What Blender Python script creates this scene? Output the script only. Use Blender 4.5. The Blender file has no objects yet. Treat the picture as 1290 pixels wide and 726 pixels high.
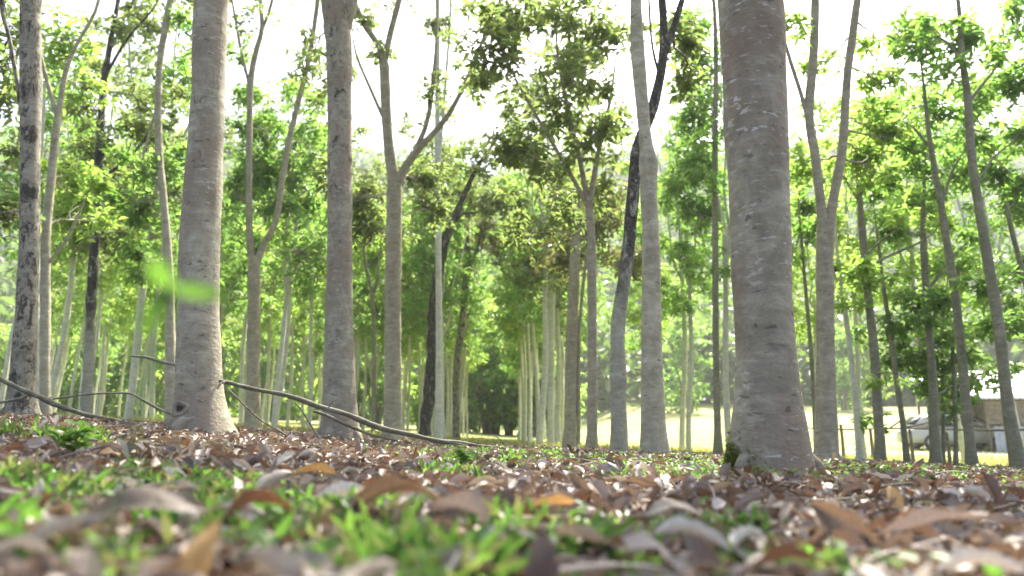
import bpy, math, random
import numpy as np
from mathutils import Vector
from mathutils.bvhtree import BVHTree

random.seed(7)
RNG = np.random.default_rng(7)
scene = bpy.context.scene
COL = scene.collection

# ------------------------------------------------------------------ camera
F = 930.0                       # focal length in pixels of the 1290 px wide photograph
PITCH = math.radians(12.0)
CAMZ = 0.12
cp, sp = math.cos(PITCH), math.sin(PITCH)


def P(px, py, D):
    """point in the world seen at pixel (px, py), at distance D ahead"""
    xc = (px - 645.0) / F
    yc = -(py - 363.0) / F
    v = np.array([xc, cp - yc * sp, sp + yc * cp])
    return v * (D / v[1]) + np.array([0, 0, CAMZ])


def depth(p):
    return p[1] * cp + (p[2] - CAMZ) * sp


def ss(a, b, x):
    t = np.clip((x - a) / (b - a), 0, 1)
    return t * t * (3 - 2 * t)


def wob(x, y, s, seed=0.0):
    return (np.sin(x * s + 1.3 + seed) * np.cos(y * s * 1.17 + 0.4 + seed * 2) +
            0.5 * np.sin(x * s * 2.3 - 0.7 + seed) * np.sin(y * s * 2.1 + 1.9 + seed))


def H(x, y):
    """height of the ground"""
    x = np.asarray(x, float)
    y = np.asarray(y, float)
    h = sum(np.interp(x + o, [-16, -8.2, -5.1, -2.0, -1.0, 0.0, 1.15, 4.3, 10, 16], [0.85, 0.44, 0.26, 0.055, -0.045, -0.085, -0.115, -0.25, -0.52, -0.6]) for o in (-0.4, -0.15, 0.15, 0.4)) / 4
    h = h + 0.003 * np.clip(y, 0, 40)
    h = h - 0.085 * (1 - ss(0.7, 4.2, y))
    near = 1 - ss(10, 25, y)
    h = h + near * (0.012 * wob(x, y, 3.1) + 0.006 * wob(x, y, 8.7, 2.0))
    rise = np.log1p(np.exp(np.clip((y - 32) / 5.0, -30, 60))) * 5.0
    h = h + 0.10 * np.minimum(rise, 45) * (0.3 + 0.7 * ss(2, 12, x - 0.02 * y) * (1 - ss(70, 110, y)) + 0.7 * ss(70, 110, y))
    d = y + 0.12 * np.abs(x)
    h = h + 92 * ss(78, 290, d) * (1 + 0.16 * wob(x, y, 0.021, 1.0)) + ss(60, 120, y) * 2.2 * wob(x, y, 0.09, 3.0)
    return h + CAMZ


# ------------------------------------------------------------------ materials
def new_mat(name):
    m = bpy.data.materials.new(name)
    m.use_nodes = True
    nt = m.node_tree
    nt.nodes.clear()
    return m, nt, nt.nodes.new('ShaderNodeOutputMaterial')


def N(nt, typ, **kw):
    n = nt.nodes.new(typ)
    for k, v in kw.items():
        if k.startswith('_'):
            setattr(n, k[1:], v)
        else:
            n.inputs[k.replace('_', ' ')].default_value = v
    return n


def ramp(nt, fac, stops, interp='LINEAR'):
    r = nt.nodes.new('ShaderNodeValToRGB')
    r.color_ramp.interpolation = interp
    e = r.color_ramp.elements
    while len(e) < len(stops):
        e.new(0.5)
    for i, (p, c) in enumerate(stops):
        e[i].position = p
        e[i].color = (*c, 1) if len(c) == 3 else c
    nt.links.new(fac, r.inputs['Fac'])
    return r.outputs['Color']


def mix(nt, fac, a, b, mode='MIX'):
    m = nt.nodes.new('ShaderNodeMix')
    m.data_type = 'RGBA'
    m.blend_type = mode
    for sock, v in ((m.inputs[0], fac), (m.inputs[6], a), (m.inputs[7], b)):
        if isinstance(v, (int, float)):
            sock.default_value = v
        elif isinstance(v, tuple):
            sock.default_value = (*v, 1)
        else:
            nt.links.new(v, sock)
    return m.outputs[2]


def stretched(nt, scale, coord='Object'):
    tc = nt.nodes.new('ShaderNodeTexCoord')
    mp = nt.nodes.new('ShaderNodeMapping')
    mp.inputs['Scale'].default_value = scale
    nt.links.new(tc.outputs[coord], mp.inputs['Vector'])
    return mp.outputs['Vector']


def noise_tex(nt, vec, scale, detail=4, rough=0.55, dist=0.0):
    n = N(nt, 'ShaderNodeTexNoise', Scale=scale, Detail=detail, Roughness=rough, Distortion=dist)
    nt.links.new(vec, n.inputs['Vector'])
    return n.outputs['Fac']


def bark(name, dark, mid, light, red=None, crust=0.0, spots=0.5, green=None, crust_z=None):
    dark, mid, light = [(c_[0] * 1.06, c_[1] * 1.14, c_[2] * 1.10) for c_ in (dark, mid, light)]
    m, nt, out = new_mat(name)
    v = stretched(nt, (1, 1, 1))
    vb = stretched(nt, (4, 4, 13))
    vl = stretched(nt, (1, 1, 0.45))
    base = ramp(nt, noise_tex(nt, stretched(nt, (1, 1, 0.7)), 6.5, 8, 0.68, 0.7), [(0.34, dark), (0.5, mid), (0.64, light)])
    bands = noise_tex(nt, vb, 1.6, 5, 0.65)
    base = mix(nt, 0.4, base, ramp(nt, bands, [(0.34, tuple(c * 0.7 for c in mid)), (0.5, mid), (0.66, tuple(min(1, c * 1.2) for c in light))]))
    if red:
        base = mix(nt, ramp(nt, noise_tex(nt, vl, 2.6, 4, 0.6), [(0.47, (0, 0, 0)), (0.6, (0.75, 0.75, 0.75))]), base, red)
    if green:
        base = mix(nt, ramp(nt, noise_tex(nt, vl, 3.4, 5, 0.6, 0.3), [(0.5, (0, 0, 0)), (0.68, (0.7, 0.7, 0.7))]), base, green)
    if spots:
        vs = stretched(nt, (16, 16, 44))
        s = noise_tex(nt, vs, 1.0, 2, 0.5)
        mask = ramp(nt, s, [(0.61, (0, 0, 0)), (0.67, (spots, spots, spots))])
        region = ramp(nt, noise_tex(nt, v, 2.1, 3), [(0.42, (0, 0, 0)), (0.58, (1, 1, 1))])
        base = mix(nt, mix(nt, 1.0, mask, region, 'MULTIPLY'), base, (0.47, 0.455, 0.40))
        # old leaf scars, short dark dashes
        vd = stretched(nt, (13, 13, 34))
        dd = ramp(nt, noise_tex(nt, vd, 1.0, 2, 0.5, 0.5), [(0.66, (0, 0, 0)), (0.7, (0.6, 0.6, 0.6))])
        base = mix(nt, dd, base, (0.06, 0.05, 0.045))
    if crust:
        vc = stretched(nt, (1, 1, 0.55))
        c = noise_tex(nt, vc, 9.0, 7, 0.76, 0.5)
        t = 0.72 - 0.36 * crust
        mask = ramp(nt, c, [(t, (0, 0, 0)), (t + 0.08, (0.93, 0.93, 0.93))])
        if crust_z:
            sx_ = nt.nodes.new('ShaderNodeSeparateXYZ')
            nt.links.new(v, sx_.inputs[0])
            ad = N(nt, 'ShaderNodeMath', _operation='MULTIPLY_ADD')
            nt.links.new(noise_tex(nt, v, 3.0, 4), ad.inputs[0])
            ad.inputs[1].default_value = 1.6
            nt.links.new(sx_.outputs[2], ad.inputs[2])
            mr_ = N(nt, 'ShaderNodeMapRange')
            mr_.inputs['From Min'].default_value = crust_z[0] + 0.8
            mr_.inputs['From Max'].default_value = crust_z[1] + 0.8
            nt.links.new(ad.outputs[0], mr_.inputs['Value'])
            mask = mix(nt, 1.0, mask, mr_.outputs[0], 'MULTIPLY')
        cc = ramp(nt, noise_tex(nt, v, 25, 4), [(0.35, (0.010, 0.009, 0.008)), (0.68, (0.06, 0.052, 0.043))])
        base = mix(nt, mask, base, cc)
    p = N(nt, 'ShaderNodeBsdfPrincipled', Roughness=0.85)
    p.inputs['Specular IOR Level'].default_value = 0.25
    nt.links.new(base, p.inputs['Base Color'])
    bump = N(nt, 'ShaderNodeBump', Strength=0.6, Distance=0.012)
    mixb = nt.nodes.new('ShaderNodeMath')
    mixb.operation = 'ADD'
    nt.links.new(bands, mixb.inputs[0])
    nt.links.new(noise_tex(nt, v, 34, 4, 0.6), mixb.inputs[1])
    nt.links.new(mixb.outputs[0], bump.inputs['Height'])
    nt.links.new(bump.outputs[0], p.inputs['Normal'])
    nt.links.new(p.outputs[0], out.inputs[0])
    return m


def leafmat(name, cols, trans, tfac=0.5, rough=0.45, spec=0.35, objvar=0.0):
    """cols: list of base colours picked per leaf, trans: colour of the light that comes through"""
    m, nt, out = new_mat(name)
    g = nt.nodes.new('ShaderNodeNewGeometry')
    k = len(cols)
    col = ramp(nt, g.outputs['Random Per Island'], [(i / max(1, k - 1), c) for i, c in enumerate(cols)])
    tcol = ramp(nt, g.outputs['Random Per Island'], [(i / max(1, len(trans) - 1), c) for i, c in enumerate(trans)])
    if objvar:
        oi = nt.nodes.new('ShaderNodeObjectInfo')
        hs = N(nt, 'ShaderNodeHueSaturation')
        mr = N(nt, 'ShaderNodeMapRange')
        mr.inputs['To Min'].default_value = 1 - objvar
        mr.inputs['To Max'].default_value = 1 + objvar
        nt.links.new(oi.outputs['Random'], mr.inputs['Value'])
        nt.links.new(mr.outputs[0], hs.inputs['Value'])
        nt.links.new(col, hs.inputs['Color'])
        col = hs.outputs[0]
    p = N(nt, 'ShaderNodeBsdfPrincipled', Roughness=rough)
    p.inputs['Specular IOR Level'].default_value = spec
    nt.links.new(col, p.inputs['Base Color'])
    t = nt.nodes.new('ShaderNodeBsdfTranslucent')
    nt.links.new(tcol, t.inputs['Color'])
    mx = N(nt, 'ShaderNodeMixShader', Fac=tfac)
    nt.links.new(p.outputs[0], mx.inputs[1])
    nt.links.new(t.outputs[0], mx.inputs[2])
    nt.links.new(mx.outputs[0], out.inputs[0])
    return m


def plain(name, col, rough=0.6, var=0.25, scale=6.0, metal=0.0, bumpd=0.0):
    m, nt, out = new_mat(name)
    v = stretched(nt, (1, 1, 1))
    n = noise_tex(nt, v, scale, 5)
    c = ramp(nt, n, [(0.3, tuple(x * (1 - var) for x in col)), (0.7, tuple(min(1, x * (1 + var)) for x in col))])
    p = N(nt, 'ShaderNodeBsdfPrincipled', Roughness=rough, Metallic=metal)
    nt.links.new(c, p.inputs['Base Color'])
    if bumpd:
        b = N(nt, 'ShaderNodeBump', Strength=0.6, Distance=bumpd)
        nt.links.new(n, b.inputs['Height'])
        nt.links.new(b.outputs[0], p.inputs['Normal'])
    nt.links.new(p.outputs[0], out.inputs[0])
    return m


BARK = {
    'pale': bark('bark_pale', (0.17, 0.14, 0.095), (0.29, 0.25, 0.18), (0.41, 0.365, 0.28), spots=0.5),
    'brown': bark('bark_brown', (0.135, 0.11, 0.08), (0.225, 0.19, 0.143), (0.34, 0.295, 0.23), red=(0.20, 0.145, 0.105), spots=0.8),
    'warm': bark('bark_warm', (0.165, 0.13, 0.085), (0.255, 0.212, 0.15), (0.35, 0.30, 0.225), spots=0.35),
    'crusted': bark('bark_crusted', (0.135, 0.112, 0.082), (0.21, 0.18, 0.14), (0.31, 0.268, 0.215), crust=0.62, spots=0.3),
    'black': bark('bark_black', (0.12, 0.10, 0.075), (0.18, 0.152, 0.115), (0.25, 0.215, 0.17), crust=0.92, spots=0.0),
    'blacktop': bark('bark_blacktop', (0.15, 0.135, 0.10), (0.255, 0.23, 0.178), (0.36, 0.33, 0.262), crust=0.9, spots=0.3, crust_z=(1.35, 1.95)),
    'mossy': bark('bark_mossy', (0.12, 0.105, 0.072), (0.18, 0.16, 0.11), (0.26, 0.235, 0.165), green=(0.10, 0.125, 0.055), crust=0.1, spots=0.2),
    'patch': bark('bark_patch', (0.15, 0.122, 0.086), (0.265, 0.225, 0.167), (0.385, 0.338, 0.265), crust=0.24, red=(0.215, 0.17, 0.122), spots=0.55),
    'blotch': bark('bark_blotch', (0.13, 0.108, 0.078), (0.24, 0.204, 0.153), (0.355, 0.31, 0.245), crust=0.45, red=(0.215, 0.17, 0.122), spots=0.55, crust_z=(2.0, 2.8)),
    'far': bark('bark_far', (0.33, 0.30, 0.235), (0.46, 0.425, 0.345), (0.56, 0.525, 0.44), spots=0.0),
}
LEAF = {
    'olive': leafmat('leaf_olive', [(0.065, 0.082, 0.03), (0.085, 0.11, 0.036), (0.105, 0.125, 0.042), (0.07, 0.115, 0.042)], [(0.18, 0.26, 0.07), (0.26, 0.37, 0.09), (0.34, 0.41, 0.11)], 0.52),
    'green': leafmat('leaf_green', [(0.055, 0.10, 0.022), (0.075, 0.13, 0.028), (0.095, 0.15, 0.034), (0.06, 0.115, 0.04)], [(0.18, 0.37, 0.06), (0.25, 0.47, 0.08), (0.35, 0.53, 0.10)], 0.55),
    'bright': leafmat('leaf_bright', [(0.075, 0.125, 0.022), (0.10, 0.155, 0.03), (0.12, 0.165, 0.035)], [(0.28, 0.49, 0.08), (0.37, 0.58, 0.10), (0.47, 0.62, 0.12)], 0.58),
    'rust': leafmat('leaf_rust', [(0.085, 0.095, 0.035), (0.12, 0.09, 0.04), (0.08, 0.105, 0.035), (0.14, 0.10, 0.05), (0.075, 0.11, 0.035)], [(0.27, 0.28, 0.08), (0.32, 0.26, 0.08), (0.25, 0.34, 0.08), (0.24, 0.36, 0.08)], 0.5),
    'bush': leafmat('leaf_bush', [(0.035, 0.07, 0.022), (0.05, 0.09, 0.025), (0.06, 0.11, 0.03)], [(0.14, 0.28, 0.04), (0.2, 0.36, 0.05)], 0.4),
    'forest': leafmat('leaf_forest', [(0.04, 0.075, 0.025), (0.055, 0.10, 0.03), (0.075, 0.12, 0.035), (0.05, 0.08, 0.03)], [(0.16, 0.28, 0.05), (0.24, 0.36, 0.06)], 0.35),
    'grass': leafmat('grass_blade', [(0.035, 0.085, 0.02), (0.05, 0.115, 0.025), (0.07, 0.135, 0.032), (0.14, 0.13, 0.06), (0.045, 0.105, 0.025)], [(0.11, 0.27, 0.04), (0.17, 0.36, 0.05), (0.22, 0.38, 0.06), (0.3, 0.28, 0.1), (0.14, 0.32, 0.05)], 0.45),
    'cover': leafmat('cover_leaf', [(0.055, 0.12, 0.025), (0.075, 0.155, 0.03), (0.10, 0.17, 0.045)], [(0.16, 0.36, 0.04), (0.24, 0.46, 0.06)], 0.45),
    'sprout': leafmat('sprout_leaf', [(0.07, 0.15, 0.02), (0.08, 0.17, 0.022)], [(0.12, 0.26, 0.03), (0.15, 0.30, 0.04)], 0.5),
    'litter': leafmat('litter_leaf', [(0.045, 0.034, 0.026), (0.095, 0.07, 0.052), (0.19, 0.15, 0.115), (0.14, 0.115, 0.095), (0.30, 0.25, 0.195), (0.40, 0.335, 0.27), (0.56, 0.50, 0.42), (0.17, 0.095, 0.05), (0.09, 0.068, 0.052), (0.24, 0.20, 0.16)],
                      [(0.25, 0.12, 0.06), (0.3, 0.2, 0.12)], 0.15, rough=0.5, spec=0.4),
}


def dryleaf(name, a, b, trans, tf=0.18):
    a, b = [(c_[0] * 0.97, c_[1] * 1.07, c_[2] * 1.06) for c_ in (a, b)]
    m, nt, out = new_mat(name)
    v = stretched(nt, (1, 1, 1))
    n = noise_tex(nt, v, 22, 5, 0.6)
    c = ramp(nt, n, [(0.32, a), (0.66, b)])
    vv = stretched(nt, (30, 9, 1))
    veins = ramp(nt, noise_tex(nt, vv, 1.0, 2), [(0.45, (0.75, 0.75, 0.75)), (0.55, (1, 1, 1))])
    c = mix(nt, 0.6, c, mix(nt, 1.0, c, veins, 'MULTIPLY'))
    p = N(nt, 'ShaderNodeBsdfPrincipled', Roughness=0.5)
    p.inputs['Specular IOR Level'].default_value = 0.4
    nt.links.new(c, p.inputs['Base Color'])
    t = nt.nodes.new('ShaderNodeBsdfTranslucent')
    t.inputs['Color'].default_value = (*trans, 1)
    mx = N(nt, 'ShaderNodeMixShader', Fac=tf)
    nt.links.new(p.outputs[0], mx.inputs[1])
    nt.links.new(t.outputs[0], mx.inputs[2])
    nt.links.new(mx.outputs[0], out.inputs[0])
    return m


DRY = {
    'brown': dryleaf('dry_brown', (0.10, 0.07, 0.05), (0.22, 0.165, 0.125), (0.34, 0.2, 0.11)),
    'grey': dryleaf('dry_grey', (0.19, 0.148, 0.122), (0.33, 0.268, 0.222), (0.32, 0.23, 0.19)),
    'tan': dryleaf('dry_tan', (0.28, 0.21, 0.155), (0.44, 0.35, 0.275), (0.45, 0.32, 0.2)),
    'pale': dryleaf('dry_pale', (0.40, 0.35, 0.31), (0.60, 0.54, 0.49), (0.5, 0.4, 0.32)),
    'orange': dryleaf('dry_orange', (0.38, 0.20, 0.065), (0.55, 0.34, 0.14), (0.65, 0.36, 0.12), 0.28),
    'dark': dryleaf('dry_dark', (0.05, 0.032, 0.026), (0.115, 0.07, 0.052), (0.24, 0.1, 0.05)),
}


# ------------------------------------------------------------------ mesh helpers
class MB:
    """collects vertices and quads, builds one mesh"""
    def __init__(self):
        self.v, self.f, self.n = [], [], 0

    def add(self, v, f):
        v = np.asarray(v, np.float32).reshape(-1, 3)
        f = np.asarray(f, np.int32).reshape(-1, 4)
        self.v.append(v)
        self.f.append(f + self.n)
        self.n += len(v)

    def mesh(self, name, mat, smooth=True):
        v = np.concatenate(self.v) if self.v else np.zeros((0, 3), np.float32)
        f = np.concatenate(self.f) if self.f else np.zeros((0, 4), np.int32)
        me = bpy.data.meshes.new(name)
        me.vertices.add(len(v))
        me.vertices.foreach_set('co', v.ravel())
        me.loops.add(f.size)
        me.loops.foreach_set('vertex_index', f.ravel())
        me.polygons.add(len(f))
        me.polygons.foreach_set('loop_start', np.arange(0, f.size, 4, dtype=np.int32))
        me.update(calc_edges=True)
        if smooth:
            me.polygons.foreach_set('use_smooth', np.ones(len(f), bool))
        me.validate()
        if mat:
            me.materials.append(mat)
        return me


def link(name, me, parent=None, loc=None):
    o = bpy.data.objects.new(name, me)
    COL.objects.link(o)
    if parent:
        o.parent = parent
    if loc is not None:
        o.location = loc
    return o


def tag(o, label=None, cat=None, group=None, kind=None):
    if label:
        o['label'] = label
    if cat:
        o['category'] = cat
    if group:
        o['group'] = group
    if kind:
        o['kind'] = kind
    return o


def empty(name, loc=(0, 0, 0)):
    o = bpy.data.objects.new(name, None)
    o.empty_display_size = 0.2
    COL.objects.link(o)
    o.location = loc
    return o


def unit(v):
    v = np.asarray(v, float)
    return v / (np.linalg.norm(v) + 1e-9)


def smooth_path(pts, rad, step):
    """Catmull-Rom resampling of a path with radii"""
    pts = np.asarray(pts, float)
    rad = np.asarray(rad, float)
    if len(pts) < 2:
        return pts, rad
    ext = np.vstack([2 * pts[0] - pts[1], pts, 2 * pts[-1] - pts[-2]])
    op, orr = [], []
    for i in range(len(pts) - 1):
        p0, p1, p2, p3 = ext[i], ext[i + 1], ext[i + 2], ext[i + 3]
        n = max(1, int(np.linalg.norm(p2 - p1) / step))
        for k in range(n):
            t = k / n
            op.append(0.5 * ((2 * p1) + (-p0 + p2) * t + (2 * p0 - 5 * p1 + 4 * p2 - p3) * t * t + (-p0 + 3 * p1 - 3 * p2 + p3) * t ** 3))
            orr.append(rad[i] * (1 - t) + rad[i + 1] * t)
    op.append(pts[-1])
    orr.append(rad[-1])
    return np.array(op), np.array(orr)


def tube(mb, pts, rad, sides=8, rough=0.0, seed=0.0, flare=None, lobes=None):
    pts = np.asarray(pts, float)
    rad = np.asarray(rad, float)
    n = len(pts)
    tan = np.gradient(pts, axis=0)
    tan /= np.linalg.norm(tan, axis=1)[:, None] + 1e-9
    u = np.cross(tan[0], [0, 1, 0.03])
    if np.linalg.norm(u) < 0.1:
        u = np.cross(tan[0], [1, 0, 0])
    u = unit(u)
    a = np.linspace(0, 2 * np.pi, sides, endpoint=False)
    V = np.zeros((n, sides, 3))
    for i in range(n):
        u = unit(u - tan[i] * np.dot(u, tan[i]))
        w = np.cross(tan[i], u)
        r = np.full(sides, rad[i])
        if rough:
            s = pts[i]
            r = r * (1 + rough * (np.sin(a * 2 + s[2] * 3.1 + seed) * 0.5 + np.sin(a * 3 - s[2] * 7.3 + seed * 2) * 0.35 + np.sin(a * 5 + s[2] * 17 + seed) * 0.25 + 0.5 * math.sin(s[2] * 11.0 + seed * 3)))
        if lobes is not None:
            hgt = pts[i][2] - pts[0][2]
            k = math.exp(-max(0, hgt - 0.05) / lobes[1]) * lobes[0]
            r = r * (1 + k * (0.6 + 0.4 * np.cos(a * 5 + seed) + 0.25 * np.cos(a * 3 + seed * 2)))
        V[i] = pts[i] + np.outer(np.cos(a) * r, u) + np.outer(np.sin(a) * r, w)
    idx = np.arange(n * sides).reshape(n, sides)
    f = np.stack([idx[:-1], np.roll(idx[:-1], -1, 1), np.roll(idx[1:], -1, 1), idx[1:]], -1).reshape(-1, 4)
    # closed ends: fold the last and first ring to their centres with degenerate-free quads
    V = V.reshape(-1, 3)
    mb.add(V, f)
    for ring, c in ((idx[-1], pts[-1] + tan[-1] * rad[-1] * 0.5), (idx[0][::-1], pts[0])):
        vv = np.vstack([V[ring], c])
        m = len(ring)
        ff = [(i, (i + 1) % m, (i + 2) % m, m) for i in range(0, m - 1, 2)]
        mb.add(vv, ff)


def bezier(a, da, b, n=6):
    a, b, da = np.asarray(a), np.asarray(b), np.asarray(da)
    t = np.linspace(0, 1, n)[:, None]
    c = a + da
    return (1 - t) ** 2 * a + 2 * t * (1 - t) * c + t * t * b


def leaves(mb, p, d, nrm, L, W, fold=0.22, droop=0.15):
    """p, d, nrm (n,3); L, W (n): six-point folded leaves"""
    d = d / (np.linalg.norm(d, axis=1)[:, None] + 1e-9)
    s = np.cross(d, nrm)
    s /= np.linalg.norm(s, axis=1)[:, None] + 1e-9
    nn = np.cross(s, d)
    L = L[:, None]
    W = W[:, None]
    dz = np.array([0, 0, -1.0])
    base = p
    tip = p + d * L + dz * L * droop
    l1 = p + d * L * 0.32 + s * W * 0.5 + nn * W * fold
    l2 = p + d * L * 0.68 + s * W * 0.40 + nn * W * fold + dz * L * droop * 0.45
    r2 = p + d * L * 0.68 - s * W * 0.40 + nn * W * fold + dz * L * droop * 0.45
    r1 = p + d * L * 0.32 - s * W * 0.5 + nn * W * fold
    n = len(p)
    V = np.stack([base, l1, l2, tip, r2, r1], 1).reshape(-1, 3)
    i = np.arange(n)[:, None] * 6
    f = np.stack([i + [[0, 1, 2, 3]], i + [[0, 3, 4, 5]]], 1).reshape(-1, 4)
    mb.add(V, f)


def whorls(mb, c, k=7, L=0.16, W=0.055, rng=RNG):
    """leaf whorls at the twig ends c (n,3)"""
    n = len(c)
    if not n:
        return
    ax = rng.normal(0, 0.38, (n, 3)) + [0, 0, 1]
    ax /= np.linalg.norm(ax, axis=1)[:, None]
    t = np.cross(ax, rng.normal(0, 1, (n, 3)))
    t /= np.linalg.norm(t, axis=1)[:, None] + 1e-9
    b = np.cross(ax, t)
    ps, ds, ns = [], [], []
    for i in range(k):
        az = 2 * np.pi * i / k + rng.uniform(-0.35, 0.35, n)
        el = rng.uniform(-0.8, 0.5, n)
        d = (np.cos(az)[:, None] * t + np.sin(az)[:, None] * b) * np.cos(el)[:, None] + ax * np.sin(el)[:, None]
        ps.append(c + d * 0.02 + ax * rng.uniform(-0.05, 0.05, n)[:, None])
        ds.append(d)
        ns.append(ax + rng.normal(0, 0.3, (n, 3)))
    m = n * k
    leaves(mb, np.concatenate(ps), np.concatenate(ds), np.concatenate(ns), L * rng.uniform(0.5, 1.4, m), W * rng.uniform(0.55, 1.3, m))


def blob_points(c, r, n, rng=RNG):
    d = rng.normal(0, 1, (n, 3))
    d /= np.linalg.norm(d, axis=1)[:, None]
    q = rng.uniform(0.12, 1, n) ** 0.5
    # uneven outline: a few sub-clumps
    kk = max(3, n // 14)
    sub = rng.normal(0, 1, (kk, 3))
    sub /= np.linalg.norm(sub, axis=1)[:, None]
    sub *= rng.uniform(0.35, 0.85, kk)[:, None]
    pick = rng.integers(0, kk, n)
    mixw = rng.uniform(0, 1, n)[:, None] < 0.72
    pos = np.where(mixw, sub[pick] + d * q[:, None] * 0.45, d * q[:, None])
    return np.asarray(c) + pos * np.asarray(r)


def grow_crown(tm, cm, stems, blobs, rng, leafL=0.16, leafW=0.055, k=7, dens=11.0, twig=True):
    """stems: list of (pts, rad); blobs: (centre, (rx,ry,rz), density factor); limbs go into tm, leaves into cm"""
    allp = np.concatenate([s[0] for s in stems])
    allr = np.concatenate([s[1] for s in stems])
    for c, r, df in blobs:
        dist = np.linalg.norm(allp - c, axis=1)
        pen = np.where(allp[:, 2] > c[2] - 0.25 * r[2], 1.2, 0) + 0.35 * np.abs((c[2] - allp[:, 2]) - np.hypot(allp[:, 0] - c[0], allp[:, 1] - c[1]) * 0.9)
        j = int(np.argmin(dist + pen))
        a = allp[j]
        L = np.linalg.norm(c - a)
        br = max(0.004, min(allr[j] * 0.5, 0.005 + 0.008 * L))
        path = bezier(a, unit((c - a) * [1, 1, 0.3] + [0, 0, 0.2 * L]) * L * 0.45, c, 8)
        path[1:-1] += rng.normal(0, 0.012 * L, (6, 3))
        pp, rr = smooth_path(path, np.linspace(br, br * 0.35, 8), 0.18)
        tube(tm, pp, rr, 6)
        area = np.pi * r[0] * r[2]
        n = max(5, int(area * dens * df))
        q = blob_points(c, r, n, rng)
        if twig:
            for i in range(0, n, 4):
                s = path[rng.integers(4, 8)]
                tw = bezier(s, (q[i] - s) * 0.4 + rng.normal(0, 0.06, 3), q[i], 4)
                tube(tm, tw, np.linspace(br * 0.35 + 0.002, 0.003, 4), 4)
        whorls(cm, q, k, leafL, leafW, rng)


# ------------------------------------------------------------------ the trees one can tell apart
def px_stem(spec, D, step):
    pts, rad = [], []
    for q in spec:
        x, y, w = q[:3]
        p = P(x, y, D + (q[3] if len(q) > 3 else 0))
        pts.append(p)
        rad.append(w * 0.5 * depth(p) / F)
    return smooth_path(pts, rad, step)


LW = 0.44


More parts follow.
